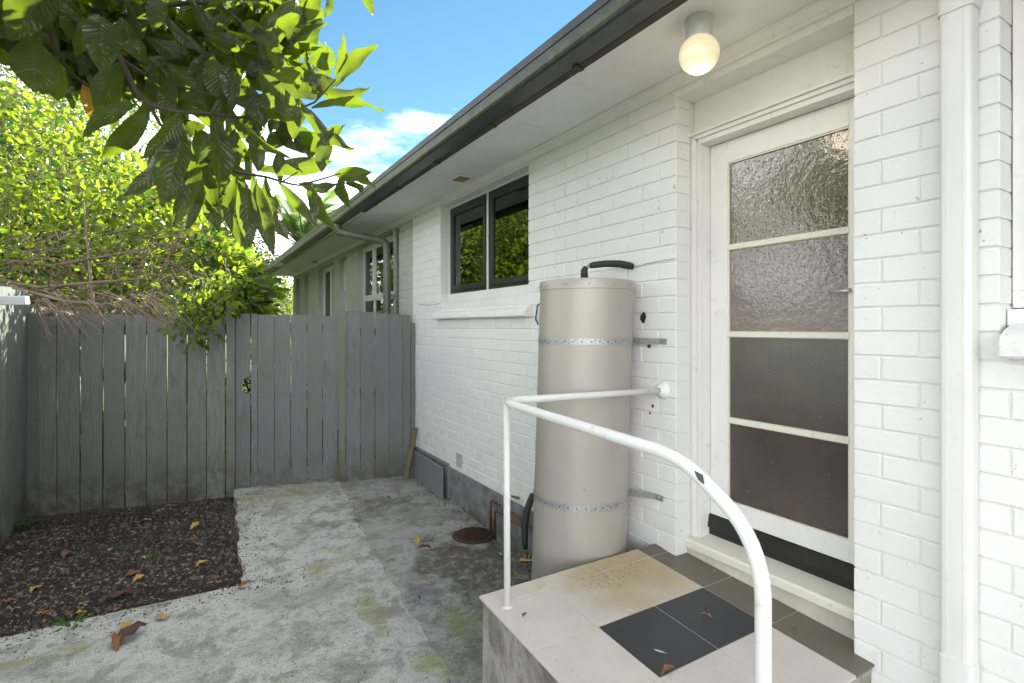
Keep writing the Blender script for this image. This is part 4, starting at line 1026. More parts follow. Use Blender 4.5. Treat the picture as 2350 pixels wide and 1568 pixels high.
# ================================================================== FOLIAGE
def set_attr(me, vals):
    a = me.attributes.new('rnd', 'FLOAT', 'POINT'); a.data.foreach_set('value', np.asarray(vals, dtype=np.float32))
T6v = np.array([(0, 0, 0), (-.42, .30, .06), (0, .33, -.03), (.42, .30, .06), (-.36, .68, .05), (0, .70, -.05), (.36, .68, .05), (0, 1.0, -.10)], dtype=np.float32)
T6f = [(0, 2, 1), (0, 3, 2), (1, 2, 5, 4), (2, 3, 6, 5), (4, 5, 7), (5, 6, 7)]
T4v = np.array([(0, 0, 0), (-.4, .5, .08), (.4, .5, .08), (0, 1, -.05)], dtype=np.float32); T4f = [(0, 2, 1), (1, 2, 3)]
def norm(a): return a / np.maximum(np.linalg.norm(a, axis=1, keepdims=True), 1e-6)
def leaf_mass(name, mat, P, D, Nn, L, Wd, parent, Tv, Tf, kind='stuff'):
    P = np.asarray(P, dtype=np.float32); n = len(P); D = norm(np.asarray(D)); Nn = np.asarray(Nn)
    Xa = norm(np.cross(D, Nn)); Za = np.cross(Xa, D); k = len(Tv)
    V = (P[:, None, :] + Tv[None, :, 0, None] * (Wd[:, None] * Xa)[:, None, :] + Tv[None, :, 1, None] * (L[:, None] * D)[:, None, :] + Tv[None, :, 2, None] * (L[:, None] * Za)[:, None, :])
    org = wp(parent) if parent else Vector((0, 0, 0)); V = V.reshape(-1, 3) - np.array(org)
    base = (np.arange(n) * k)
    loops = []; tot = []
    flat = np.concatenate([np.array(f) for f in Tf]); lens = np.array([len(f) for f in Tf])
    LI = (base[:, None] + flat[None, :]).reshape(-1); LT = np.tile(lens, n); LS = np.concatenate([[0], np.cumsum(LT)[:-1]])
    me = bpy.data.meshes.new(name); me.vertices.add(len(V)); me.vertices.foreach_set('co', V.astype(np.float32).ravel())
    me.loops.add(len(LI)); me.loops.foreach_set('vertex_index', LI.astype(np.int32)); me.polygons.add(len(LT)); me.polygons.foreach_set('loop_start', LS.astype(np.int32))
    me.update(calc_edges=True); me.validate()
    set_attr(me, np.repeat(N.rand(n), k)); me.shade_smooth()
    o = link(name, me, mat, parent, org)
    if kind: o['kind'] = kind
    return o
def rnd_dirs(n): return norm(N.normal(size=(n, 3)))

# ---- generic tree: trunk, limbs and clumped crown
def tree(name, label, base, blobs, nclump, per, leafL, mat, group=None, trunk_r=.12, parent_kind='tree', T=4, spread=.35, up=.4):
    t = thing(name, label, parent_kind, base, group); base = Vector(base)
    tb = MB(); tops_ = [Vector(b_[0]) for b_ in blobs]; mid = sum(tops_, Vector()) / len(tops_); fork = base.lerp(mid, .45)
    tb.tube([base, base.lerp(fork, .5) + Vector((R.uniform(-.1, .1), R.uniform(-.1, .1), 0)), fork], [trunk_r, trunk_r * .8, trunk_r * .65], 8)
    for c in tops_:
        m_ = fork.lerp(c, .5) + Vector((R.uniform(-.2, .2), R.uniform(-.2, .2), R.uniform(0, .3))); tb.tube([fork, m_, c], [trunk_r * .5, trunk_r * .3, trunk_r * .12], 6)
    P = []; D = []; Nn = []
    vol = np.array([b_[1][0] * b_[1][1] * b_[1][2] for b_ in blobs]) ** .67; vol /= vol.sum()
    for (c, r), fr_ in zip(blobs, vol):
        c = Vector(c)
        for _ in range(int(nclump * fr_)):
            d = Vector((R.gauss(0, 1), R.gauss(0, 1), R.gauss(0, 1))).normalized(); k = R.uniform(.55, 1.05) ; ps = c + Vector((d.x * r[0], d.y * r[1], d.z * r[2])) * k
            if R.random() < .12: tb.tube([c.lerp(ps, .2), ps], [.012, .004], 4, False)
            m = per
            sp = N.normal(size=(m, 3)) * spread * .5; P.append(np.array(ps) + sp)
            dd = sp * 1.2 + np.array((d.x, d.y, d.z)) * .5 + N.normal(size=(m, 3)) * .35; dd[:, 2] -= .15; D.append(dd)
            nn = np.array((0, 0, up)) + N.normal(size=(m, 3)) * .6 + np.array((d.x, d.y, d.z)) * .5; Nn.append(nn)
    tb.build('trunk', M['bark'], t, smooth=True)
    P = np.concatenate(P); D = np.concatenate(D); Nn = np.concatenate(Nn); n = len(P)
    leaf_mass('crown', mat, P, D, Nn, leafL * N.uniform(.6, 1.2, n), leafL * .55 * N.uniform(.7, 1.2, n), t, T4v if T == 4 else T6v, T4f if T == 4 else T6f)
    return t
W3 = lambda u, v, t: tuple(at(u, v, t))
GT = 'trees beyond the fences'
tree('broadleaf_tree', 'tall fine leaved tree behind the bright bush at upper left', (-5.5, 13.5, 0), [(W3(250, 330, 14), (2.2, 2.0, 1.5)), (W3(90, 260, 14.5), (2.4, 2.2, 2.4)), (W3(-150, 300, 14), (3, 2.5, 3)), (W3(400, 430, 13.5), (1.2, 1.2, 1.1))], 520, 60, .11, M['tree_leaf'], GT, .25)
tree('broadleaf_tree', 'round dense tree with white glints behind the hanging loquat leaves', (-.2, 15.0, 0), [(W3(490, 570, 15), (1.6, 1.6, 1.7)), (W3(440, 470, 16), (1.4, 1.4, 1.2)), (W3(545, 690, 14), (1.3, 1.3, 1.2))], 420, 60, .10, M['tree_leaf'], GT, .2)
tree('flowering_tree', 'pale green flowering tree just left of the far eaves', (1.0, 18.5, 0), [(W3(600, 690, 17), (1.0, 1.2, 1.0)), (W3(560, 640, 18), (1.3, 1.2, 1.2)), (W3(625, 720, 17.5), (.8, 1., .9))], 260, 55, .11, M['pale_leaf'], GT, .15)
tree('broadleaf_tree', 'dark tree trunk and foliage showing below the far end of the eaves', (2.2, 22, 0), [(W3(660, 690, 20), (1.2, 1.5, 1.6)), (W3(640, 760, 21), (1.6, 1.6, 1.6)), (W3(700, 760, 23), (2.5, 1.6, 1.8))], 200, 50, .13, M['tree_leaf'], GT, .2)
tree('shrub', 'dense leafy shrub in the gap behind the twiggy base of the bright bush', (-2.6, 10.5, 0), [(W3(40, 600, 11), (1.6, 1.4, 1.0)), (W3(230, 560, 11), (1.5, 1.3, 1.3)), (W3(380, 620, 10.5), (1.1, 1.1, .9)), (W3(60, 440, 12), (1.8, 1.4, 1.6)), (W3(-160, 560, 11), (1.6, 1.4, 1.6))], 650, 50, .19, M['tree_leaf'], GT, .06, 'shrub')
tree('broadleaf_tree', 'leafy tree standing over the side fence beyond the left edge', (-4.6, 6.0, 0), [((-4.6, 5.6, 3.3), (1.4, 2.0, 1.4)), ((-5.0, 3.0, 3.0), (1.5, 1.8, 1.3)), ((-4.8, 8.4, 3.6), (1.5, 1.8, 1.6))], 330, 50, .11, M['tree_leaf'], GT, .18)
tree('broadleaf_tree', 'tall tree far behind the side fence, mirrored in the kitchen window', (-5.5, 12, 0), [((-4.8, 11.5, 4.6), (2.0, 2.6, 2.2)), ((-5.5, 15.5, 4.9), (2.0, 2.6, 2.6))], 260, 50, .13, M['tree_leaf'], GT, .22)

tree('shrub', 'low dark shrub added behind the gate to darken its hand hole', (.45, 7.0, 0), [((.62, 7.25, .95), (.42, .35, .45)), ((.3, 7.3, .6), (.4, .35, .4))], 60, 40, .07, M['tree_leaf'], None, .03, 'shrub')  # shrub added so that the hand hole looks dark inside
tree('broadleaf_tree', 'tall far tree at the end of the side fence, mirrored in the grey unit windows', (-5, 23, 0), [((-4.2, 21, 3.6), (2.0, 2.5, 3.0)), ((-6, 26, 4.6), (3, 3, 3.6))], 300, 50, .15, M['tree_leaf'], GT, .25)
# ---- palm
pb_ = at(694, 572, 16.5); pbase = Vector((pb_.x, pb_.y, 0))
palm = thing('palm_tree', 'feathery palm rising behind the far eaves', 'palm', pbase)
b = MB(); b.tube([pbase, pbase.lerp(Vector((pb_.x, pb_.y, pb_.z)), .5) + Vector((.05, 0, 0)), pb_], [.22, .19, .2], 10); b.build('trunk', M['bark'], palm, smooth=True)
def frond_mesh(L=2.3, droop=.9):
    b = MB(); pts = []; n = 16
    for i in range(n + 1):
        s = i / n; pts.append(Vector((0, L * s * (1 - .15 * s), L * (.62 * s - droop * s * s * .75))))
    b.tube(pts, [.022 * (1 - i / n) + .004 for i in range(n + 1)], 4, False)
    for i in range(2, n * 3 + 1):
        s = i / (n * 3); k = min(n - 1, int(s * n)); p = pts[k].lerp(pts[k + 1], s * n - k); ln = .42 * math.sin(math.pi * (s * .85 + .1)) + .08
        for sd in (-1, 1):
            d = Vector((sd * .9, .65, -.12 + .25 * (1 - s))).normalized(); e = p + d * ln + Vector((0, 0, -.10 * ln)); w = Vector((0, .018, 0)); m_ = p.lerp(e, .5) + Vector((0, 0, .02))
            b.add([p - w, p + w, m_ + w, e, m_ - w], [(0, 1, 2, 4), (4, 2, 3)])
    me = b.mesh('frond'); me.materials.append(M['palm']); return me
fms = [frond_mesh(2.3, .9), frond_mesh(2.6, .6), frond_mesh(2.0, 1.1)]
for i in range(26):
    o = link('frond', fms[i % 3], None, palm, Vector(pb_)); o.rotation_euler = (rad(R.uniform(0, 62)), rad(R.uniform(-8, 8)), rad(i * 137.5))

# ---- bright bush behind the back fence
root = Vector((-1.1, 7.4, 0)); bush = thing('overhanging_bush', 'bright yellow green bush with brown twigs spilling over the back fence', 'bush', root)
topv = [(-260, 20), (0, 185), (110, 225), (190, 285), (300, 372), (400, 430), (470, 500), (530, 580), (580, 660), (600, 700)]
def tv(u):
    for (a, c), (a2, c2) in zip(topv, topv[1:]):
        if a <= u <= a2: return c + (c2 - c) * (u - a) / (a2 - a)
    return 700
tw = MB(); P = []; D = []; Nn = []; LL = []; single = []; seeds = []
for k in range(1350):
    u = R.uniform(-240, 590); lo = tv(u); v = lo + (700 - lo) * R.random() ** 1.15
    edge_ = (v - lo) < 40
    t = 6.15 + 3.6 * R.random() ** 1.2 + (0.5 if v < 400 else 0)
    if u > 470: t = 5.9 + R.random() * 1.2
    low_ = v > 560 and u < 430
    c = at(u, v, t); outd = (c - Vector((-1.2, 7.6, 1.4))).normalized()
    stem = c - outd * R.uniform(.1, .3) + Vector((R.uniform(-.35, .15), R.uniform(-.1, .3), R.uniform(-.22, .02)))
    tw.tube([stem, stem.lerp(c, .5) + Vector((0, 0, .03)), c], [.0045, .0035, .002], 4, False)
    m = 7 if (low_ and R.random() < .5 and t < 7.5) else R.randint(9, 16)
    sp = N.normal(size=(m, 3)) * .105; q = np.array(c) + sp; P.append(q)
    dd = sp * 6 + np.array(outd) * .7 + N.normal(size=(m, 3)) * .4; dd[:, 2] -= .35; D.append(dd)
    Nn.append(np.array((-.15, -.45, .75)) + N.normal(size=(m, 3)) * .5); LL.append(N.uniform(.075, .15, m) * (1.0 if t < 7.5 else .8))
    if R.random() < .5:
        for _ in range(R.randint(8, 20)): seeds.append(c + Vector((R.gauss(0, .06), R.gauss(0, .06), .05 + R.gauss(0, .05))))
# arching brown twigs and the tangle above the fence
for k in range(460):
    u = R.uniform(-60, 430); v = 735 - 200 * R.random() ** 1.6; t = R.uniform(5.5, 7.2); a = at(u, v, t); e = a + Vector((R.uniform(-.1, .9), R.uniform(-.7, .2), R.uniform(-.28, .18))) * R.uniform(.5, 1.2)
    m_ = a.lerp(e, .5) + Vector((0, 0, R.uniform(0, .12))); q = a.lerp(e, .78) + Vector((R.uniform(-.03, .03), 0, R.uniform(-.02, .05)))
    tw.tube([a, m_, q, e], [.006, .0045, .003, .0015], 4, False)
for (pts_) in (((0, 655, 6.0), (60, 668, 5.7), (150, 692, 5.4), (230, 700, 5.3), (300, 690, 5.5)), ((-20, 640, 6.2), (90, 660, 5.9), (200, 650, 5.8), (330, 640, 5.7)), ((100, 560, 6.6), (190, 500, 6.6), (230, 430, 6.7)), ((0, 600, 6.4), (120, 610, 6.2), (260, 585, 6.1))):
    tw.tube([at(*p_) for p_ in pts_], [.022, .019, .015, .012, .008][:len(pts_)], 6)
# hanging bare sprays in front of the fence
for (u, v, du, dv_) in ((85, 715, 120, 105), (110, 740, 95, 70), (125, 700, 60, 60), (185, 720, 90, 55), (235, 700, 150, 85), (300, 705, 120, 75), (350, 700, 110, 100), (140, 735, 160, 60), (260, 725, 120, 60), (80, 730, 50, 110), (330, 725, 90, 60)):
    for r_ in range(5):
        t = R.uniform(4.75, 5.15); a = at(u + R.uniform(-25, 25), v - 30, t); e = at(u + du * R.uniform(.6, 1.1), v + dv_ * R.uniform(.5, 1.0) - 12, t - .15)
        pth = [a, a.lerp(e, .35) + Vector((0, 0, .05)), a.lerp(e, .7) + Vector((0, 0, .04)), e]; tw.tube(pth, [.0045, .0035, .0025, .0012], 4, False)
        for z_ in range(4):
            s_ = a.lerp(e, R.uniform(.3, .95)) + Vector((0, 0, .03)); tw.tube([s_, s_ + Vector((R.uniform(-.06, .14), R.uniform(-.08, .05), R.uniform(-.09, .02)))], [.002, .001], 3, False)
for k in range(46):          # leafy sprig hanging over the fence post
    u = R.uniform(400, 545); v = R.uniform(640, 775) if u < 510 else R.uniform(630, 700); t = R.uniform(5.0, 5.45); c = at(u, v, t); stem = c + Vector((R.uniform(-.2, .0), R.uniform(.05, .3), R.uniform(.1, .25)))
    tw.tube([stem, c], [.005, .002], 4, False); m = 9; sp = N.normal(size=(m, 3)) * .06; P.append(np.array(c) + sp); dd = sp * 9 + N.normal(size=(m, 3)) * .3; dd[:, 2] -= .5; D.append(dd); Nn.append(np.array((-.2, -.7, .5)) + N.normal(size=(m, 3)) * .4); LL.append(N.uniform(.05, .095, m))
for k in range(9):           # main stems rising from the root
    c = at(R.uniform(-100, 480), R.uniform(450, 690), R.uniform(6.2, 7.4)); r0 = root + Vector((R.uniform(-.3, .3), R.uniform(-.2, .2), 0)); tw.tube([r0, r0.lerp(c, .4) + Vector((0, 0, .5)), c], [.035, .025, .01], 6)
tw.build('twigs', M['twig'], bush, smooth=True)['kind'] = 'stuff'
P = np.concatenate(P); D = np.concatenate(D); Nn = np.concatenate(Nn); LL = np.concatenate(LL); n = len(P)
dpt = .518 * P[:, 0] + .8554 * P[:, 1]; order = np.argsort(dpt - LL * 20); inv = order[:260]; rest = order[260:]
leaf_mass('foliage', M['bush_leaf'], P[rest], D[rest], Nn[rest], LL[rest], LL[rest] * .62, bush, T6v, T6f)
lm = bpy.data.meshes.new('leaf'); lm.from_pydata([tuple(v) for v in T6v], [], T6f); lm.materials.append(M['bush_leaf']); lm.shade_smooth()
def place_leaf(me, parent, p, d, nn, L, W_, name='leaf'):
    d = Vector(d).normalized(); nn = Vector(nn); x = d.cross(nn).normalized(); z_ = x.cross(d)
    o = bpy.data.objects.new(name, me); COL.objects.link(o); o.parent = parent
    m = Matrix((x * W_, d * L, z_ * L)).transposed().to_4x4(); m.translation = Vector(p) - (wp(parent) if parent else Vector()); o.matrix_basis = m; return o
for i in inv: place_leaf(lm, bush, P[i], D[i], Nn[i], LL[i], LL[i] * .62)
sb = MB()
for s_ in seeds: 
    r_ = R.uniform(.004, .008); sb.add([s_ + Vector((r_, 0, 0)), s_ + Vector((-r_ * .5, r_, 0)), s_ + Vector((-r_ * .5, -r_, 0)), s_ + Vector((0, 0, r_ * 1.4))], [(0, 1, 3), (1, 2, 3), (2, 0, 3)])
sb.build('seed_heads', M['seed'], bush)['kind'] = 'stuff'

# ---- loquat branch in the foreground
def loquat_mesh(seed, fold=.14, curl=.20, wav=.03, mat='loquat'):
    r = random.Random(seed); n = 14; v = []; uv = []; ph = r.uniform(0, 6); cur = curl * r.uniform(.5, 1.5); tw_ = r.uniform(-.35, .35)
    for i in range(n + 1):
        s = i / n; w = .52 * (math.sin(math.pi * min(1, s ** (.98 - .03 * (seed % 5)) * .985 + .012)) ** .95) if s < 1 else .0
        if s < .06: w = .02 + s * .8
        if i == n: w = .004
        ser = (.008 if i % 2 else -.004) if s > .35 and i < n else 0
        zc_ = -cur * (s - .5) ** 2 * 2 + cur * .5 * s
        for q in (-1, -.55, 0, .55, 1):
            x = q * (w + (ser if abs(q) == 1 else 0)); z = zc_ + fold * abs(q) * w * 2 * .5 + wav * math.sin(s * 14 + ph + q) * abs(q) + .006 * (1 if i % 2 else -1) * (abs(q) > .3)
            a = tw_ * s; v.append((x * math.cos(a) - z * math.sin(a) * .3, s, z + x * math.sin(a) * .5)); uv.append((q * .5 + .5, s))
    f = []
    for i in range(n):
        for k in range(4): a = i * 5 + k; f.append((a, a + 1, a + 6, a + 5))
    me = bpy.data.meshes.new('leaf'); me.from_pydata(v, [], f); ul = me.uv_layers.new(name='UVMap')
    for lp in me.loops: q = uv[lp.vertex_index]; ul.data[lp.index].uv = (q[0] * 2 - 1, q[1])
    me.materials.append(M[mat]); me.shade_smooth(); return me
LQ = [loquat_mesh(i) for i in range(8)]; LQy = [loquat_mesh(20, mat='loquat_yellow')]
lroot = Vector((-1.05, 1.05, 0)); lq = thing('loquat_tree', 'loquat tree whose branch of big ribbed leaves hangs into the view at upper left', 'tree', lroot)
KC = 2.56
def lat(x, y, t): return at(x / KC, y / KC, t)
hand = [(190, 215, 205, 545, 235, 1.55, 0), (330, -90, 60, 245, 230, 1.5, 1), (590, 60, 600, 445, 195, 1.5, 1), (505, 110, 440, 335, 95, 1.6, 1), (940, -30, 900, 192, 112, 1.5, 1), (350, 330, 335, 595, 130, 1.7, 0),
        (500, 480, 530, 695, 80, 1.7, 2), (700, 370, 580, 700, 165, 1.75, 0), (790, 590, 485, 805, 110, 1.6, 1), (885, 640, 590, 930, 130, 1.6, 1), (1085, 660, 825, 935, 120, 1.55, 1), (1010, 870, 705, 1155, 150, 1.6, 0),
        (1075, 770, 955, 1245, 165, 1.55, 1), (870, 240, 1115, 315, 120, 1.8, 0), (960, 390, 1200, 505, 175, 1.8, 0), (950, 100, 1245, 335, 85, 1.7, 0), (1240, 335, 1330, 605, 165, 1.65, 0), (1370, 580, 1745, 705, 140, 1.7, 0),
        (1400, 270, 1735, 395, 100, 1.9, 0), (1530, 420, 1755, 650, 190, 1.8, 0), (1655, 320, 1890, 280, 90, 2.0, 0), (1690, 370, 1870, 415, 90, 2.05, 0), (1875, 590, 1912, 245, 78, 1.9, 0), (1975, 450, 2018, 195, 68, 1.85, 0),
        (1960, 490, 2220, 265, 100, 1.85, 0), (1880, 560, 2175, 510, 110, 1.95, 0), (1860, 600, 2262, 662, 85, 1.85, 0), (1770, 640, 2080, 875, 92, 1.8, 0), (1820, 920, 2025, 735, 110, 1.85, 0), (1870, 1020, 1960, 750, 95, 1.75, 0),
        (1560, 1000, 1950, 950, 110, 1.8, 0), (1960, 1030, 2185, 1010, 92, 1.85, 1), (2020, 1030, 2205, 1105, 55, 1.9, 0), (1755, 1095, 1995, 1070, 95, 1.75, 0), (1790, 1070, 1985, 1365, 105, 1.75, 1), (1640, 1075, 1870, 1335, 70, 1.8, 0),
        (1985, 1040, 2060, 1225, 85, 1.85, 1), (2040, 1070, 2135, 1140, 45, 1.9, 0), (1540, 1050, 1700, 1420, 110, 1.8, 0), (1480, 1040, 1610, 1510, 110, 1.75, 0), (1420, 1030, 1470, 1460, 120, 1.7, 0), (1370, 1030, 1385, 1410, 115, 1.75, 0),
        (1210, 990, 1290, 1370, 110, 1.8, 0), (1170, 990, 1085, 1360, 105, 1.75, 0), (1270, 680, 1290, 1170, 135, 1.6, 1), (1370, 750, 1405, 980, 75, 1.65, 1), (1340, 680, 1700, 930, 80, 1.65, 1), (1490, 740, 1520, 1010, 90, 1.75, 0),
        (1640, 720, 1870, 880, 110, 1.9, 0), (1590, 690, 1790, 900, 120, 1.85, 0), (1110, 10, 1390, 290, 110, 1.85, 0), (1290, 30, 1330, 300, 120, 2.0, 0), (1370, 190, 1505, 190, 110, 2.0, 0), (1690, 280, 1815, -10, 110, 1.9, 0),
        (1790, 150, 1885, -30, 95, 1.95, 0), (1780, 150, 1925, 135, 62, 1.95, 0), (1220, 0, 1655, 20, 90, 1.85, 0), (1540, 270, 1620, 80, 95, 2.0, 0), (1945, -40, 1905, 108, 52, 1.7, 1), (2120, -40, 2182, 88, 62, 1.7, 0),
        (1200, 760, 1155, 965, 110, 1.65, 1), (-40, 240, 95, 395, 120, 1.9, 0), (140, -80, 20, 190, 190, 1.6, 1), (700, 110, 860, 375, 180, 1.75, 0), (1000, 320, 860, 440, 90, 1.8, 1), (1170, 800, 1010, 1330, 110, 1.7, 0), (1640, 880, 1650, 1080, 75, 1.65, 1),
        (1060, 560, 1250, 650, 110, 1.75, 0), (860, 470, 960, 620, 90, 1.85, 0), (1350, 1200, 1440, 1460, 90, 1.8, 0), (1560, 570, 1740, 540, 110, 2.0, 0), (600, 320, 460, 440, 110, 1.9, 0), (270, 400, 250, 560, 120, 1.9, 0), (420, 0, 400, 240, 150, 1.7, 1), (760, 0, 830, 230, 120, 1.8, 0)]
lc_n = 0
def put_leaf(b0, b1, w, kind, roll=None):
    global lc_n
    d = b1 - b0; L = d.length; view = (Vector((0, 0, H)) - (b0 + b1) / 2).normalized(); nn = view if kind == 1 else -view
    roll = R.uniform(-.75, .75) if roll is None else roll; nn = Matrix.Rotation(roll, 3, d.normalized()) @ nn
    me = (LQy if kind == 2 else LQ)[lc_n % (1 if kind == 2 else 8)]; lc_n += 1
    place_leaf(me, lq, b0, d, nn, L, w)
for (bx, by, tx, ty, w, t, kd) in hand:
    dt = R.uniform(-.05, .08); a, e = lat(bx, by, t + .03), lat(tx, ty, t + dt); put_leaf(a, e, w / KC / F * t * .94, kd)
# twigs and limbs
lt = MB()
def limb(pts, r0, r1):
    q = [lat(*p_) for p_ in pts]; n = len(q); lt.tube(q, [.72 * (r0 + (r1 - r0) * i / (n - 1)) for i in range(n)], 8)
limb([(-700, -300, 1.5), (-200, -60, 1.6), (300, 200, 1.7), (330, 320, 1.72), (430, 440, 1.72), (520, 510, 1.72)], .012, .006)
limb([(-500, -400, 1.6), (100, -120, 1.7), (400, 90, 1.75), (700, 330, 1.75), (800, 540, 1.7), (880, 620, 1.68), (1050, 660, 1.66), (1240, 670, 1.65), (1290, 600, 1.66)], .016, .006)
limb([(880, 620, 1.68), (940, 730, 1.68), (1120, 900, 1.72), (1380, 1010, 1.74), (1560, 1040, 1.76), (1700, 1080, 1.77), (1760, 1090, 1.77), (1900, 1050, 1.8), (2000, 1020, 1.85)], .008, .003)
limb([(1240, 670, 1.65), (1400, 690, 1.75), (1600, 680, 1.82), (1740, 650, 1.85), (1850, 600, 1.87), (1980, 460, 1.88)], .007, .004)
limb([(100, -260, 1.8), (600, -40, 1.85), (850, 60, 1.85), (1060, 20, 1.9), (1270, 20, 1.9), (1480, 180, 1.95), (1640, 330, 1.97), (1700, 250, 1.95)], .012, .006)
limb([(1500, 230, 1.95), (1560, 430, 1.9), (1620, 470, 1.9)], .006, .003); limb([(700, 340, 1.75), (900, 470, 1.8), (1100, 520, 1.8), (1250, 560, 1.7)], .009, .004)
limb([(1640, 1080, 1.77), (1750, 1010, 1.78)], .004, .003)
A_ = lat(-700, -300, 1.5)
lt.tube([lroot, lroot + Vector((.05, .02, 1.0)), lroot + Vector((-.02, .1, 1.9)), A_], [.09, .08, .06, .02], 10); lt.tube([lroot + Vector((-.02, .1, 1.9)), lat(-500, -400, 1.6)], [.05, .02], 8); lt.tube([lroot + Vector((-.02, .1, 1.9)), lroot + Vector((.2, .5, 2.6)), lat(100, -260, 1.8)], [.05, .03, .014], 8)
lt.build('branch', M['bark'], lq, smooth=True)
# smaller leaves that fill the branch behind the big ones
cl = [(300, 120, 2.0), (500, 250, 2.05), (650, 100, 2.0), (820, 60, 2.05), (1000, 180, 2.1), (1150, 120, 2.1), (1250, 240, 2.15), (1400, 330, 2.1), (1500, 120, 2.1), (1650, 180, 2.15), (1150, 420, 2.0), (1000, 560, 2.0), (1350, 480, 2.05), (1500, 620, 2.0),
      (760, 420, 2.0), (600, 480, 2.1), (1300, 820, 1.95), (1450, 900, 2.0), (1150, 1050, 1.95), (1350, 1150, 2.0), (1700, 520, 2.05), (1550, 350, 2.1), (100, 120, 2.0), (200, 20, 1.9), (900, 330, 2.05), (1700, 780, 2.0), (1750, 120, 2.1), (380, 330, 2.1), (1800, 330, 2.05), (1050, 760, 1.9), (1240, 930, 1.9), (40, 20, 1.8), (480, 20, 1.9)]
for (x, y, t) in cl:
    for k in range(5):
        a = rad(72 * k + R.uniform(-25, 25)); ln = R.uniform(150, 260); b0 = lat(x + R.uniform(-30, 30), y + R.uniform(-30, 30), t); dy = math.sin(a) * ln + 50
        if y < 350: dy -= 40
        b1 = lat(x + math.cos(a) * ln, y + dy, t + R.uniform(-.12, .12)); put_leaf(b0, b1, R.uniform(75, 118) / KC / F * t, 1 if (R.random() < .35) else 0, R.uniform(-1.0, 1.0))
Pf, Df, Nf = [], [], []
for k in range(860):
    if k < 300: x, y, t = R.uniform(-500, 1750), R.uniform(-900, -330), R.uniform(1.7, 2.5)
    elif k > 620:
        x = R.uniform(0, 1150); y = R.uniform(-100, 100 + 420 * (1 - abs(x - 700) / 900)); t = R.uniform(1.9, 2.7)
    elif k < 400: x, y, t = R.uniform(-400, 150), R.uniform(-200, 40), R.uniform(1.5, 2.2)
    else:
        x = R.uniform(0, 1800); y = R.uniform(-60, 60 + 560 * (1 - abs(x - 800) / 1100)); t = R.uniform(1.95, 2.35)
    q_ = lat(x, y, t); d_ = Vector((R.gauss(0, .8), R.gauss(0, .8), R.gauss(-.55, .5))).normalized(); pj_ = proj(q_ + d_ * .2)
    if k < 300 and (pj_ is None or pj_[1] > -20): continue
    if pj_ is None or pj_[0] > 780: continue
    Pf.append(tuple(q_)); Df.append(tuple(d_)); Nf.append((R.gauss(-.4, .5), R.gauss(-.6, .5), R.gauss(.4, .6)))
n = len(Pf); LT_v = np.array([(q_[0], q_[1], q_[2]) for q_ in [v_.co for v_ in LQ[0].vertices]], dtype=np.float32); LT_f = [tuple(p_.vertices) for p_ in LQ[0].polygons]
lmo = leaf_mass('small_leaves', M['loquat'], Pf, Df, Nf, N.uniform(.12, .19, n), N.uniform(.05, .075, n), lq, LT_v, LT_f)
ul = lmo.data.uv_layers.new(name='UVMap'); uq = np.array([ul_.uv for ul_ in LQ[0].uv_layers[0].data], dtype=np.float32); ul.data.foreach_set('uv', np.tile(uq, (n, 1)).ravel())
for k in range(46):
    bx = R.uniform(950, 1820); by = 100 + abs(bx - 1350) * .25 + R.uniform(0, 700) * (1 - abs(bx - 1300) / 900); t = R.uniform(1.72, 1.98); a = rad(R.uniform(-50, 120)); ln = R.uniform(200, 310)
    if by > 800: continue
    put_leaf(lat(bx, by, t), lat(bx + math.cos(a) * ln * .8, by + math.sin(a) * ln, t + R.uniform(-.1, .1)), R.uniform(75, 110) / KC / F * t, 1 if R.random() < .3 else 0)
# canopy over the camera side that shades the lower leaves
n = 900; cen = np.array([(-.75, 1.6, 3.05)]) + N.normal(size=(n, 3)) * np.array((.55, .65, .28)); keep = []
for q in cen:
    pr_ = proj(q); keep.append(not (pr_ and pr_[1] > -25 and -20 < pr_[0] < 2400))
dd = N.normal(size=(n, 3)); dd[:, 2] -= .5; dd = norm(dd)
for i_ in range(n):
    for s_ in (.12, .26):
        pr_ = proj(cen[i_] + dd[i_] * s_); keep[i_] = keep[i_] and not (pr_ and pr_[1] > -25 and -60 < pr_[0] < 2400)
        if pr_ is None or pr_[2] < .5: keep[i_] = keep[i_] and cen[i_][2] > H + 1.0
keep = np.array(keep); cen = cen[keep]; dd = dd[keep]; n = len(cen)
leaf_mass('crown', M['loquat'], cen, dd, np.array((0, 0, 1)) + N.normal(size=(n, 3)) * .4, N.uniform(.14, .24, n), N.uniform(.05, .08, n), lq, T6v, T6f)

# ================================================================== LITTER
DL = [loquat_mesh(40 + i, .20, .28, .05, m_) for i, m_ in enumerate(('dry_leaf', 'dry_yellow', 'dry_purple'))]
def fallen(u, v, ang, L, W_, kind, label, zf, grp=None, lift=.012, nn=None):
    x, y, z = ray(u, v); p = onZ(u, v, .0)
    for _ in range(4): p = onZ(u, v, zf(p.x, p.y))
    d = Vector((math.cos(rad(ang)), math.sin(rad(ang)), R.uniform(-.05, .12))); p.z += lift
    p = p - Vector((d.x, d.y, 0)) * L / 2
    o = place_leaf(DL[kind], None, p, d, nn or Vector((R.uniform(-.3, .3), R.uniform(-.3, .3), 1)), L, W_, 'fallen_leaf')
    tag(o, label, 'leaf', grp); return o
SG = 'dead leaves lying on the ground'
fallen(300, 1465, 40, .20, .075, 2, 'large reddish brown dead leaf on the concrete near the bottom left', gz, SG, .018)
fallen(268, 1480, 95, .17, .045, 0, 'narrow brown curled leaf crossing the reddish one on the concrete', gz, SG, .022)
fallen(290, 1445, 60, .12, .05, 1, 'pale olive dry leaf under the two brown leaves on the concrete', gz, SG)
fallen(372, 1424, -20, .085, .04, 1, 'small pale green leaf on the concrete just past the bed edge', gz, SG)
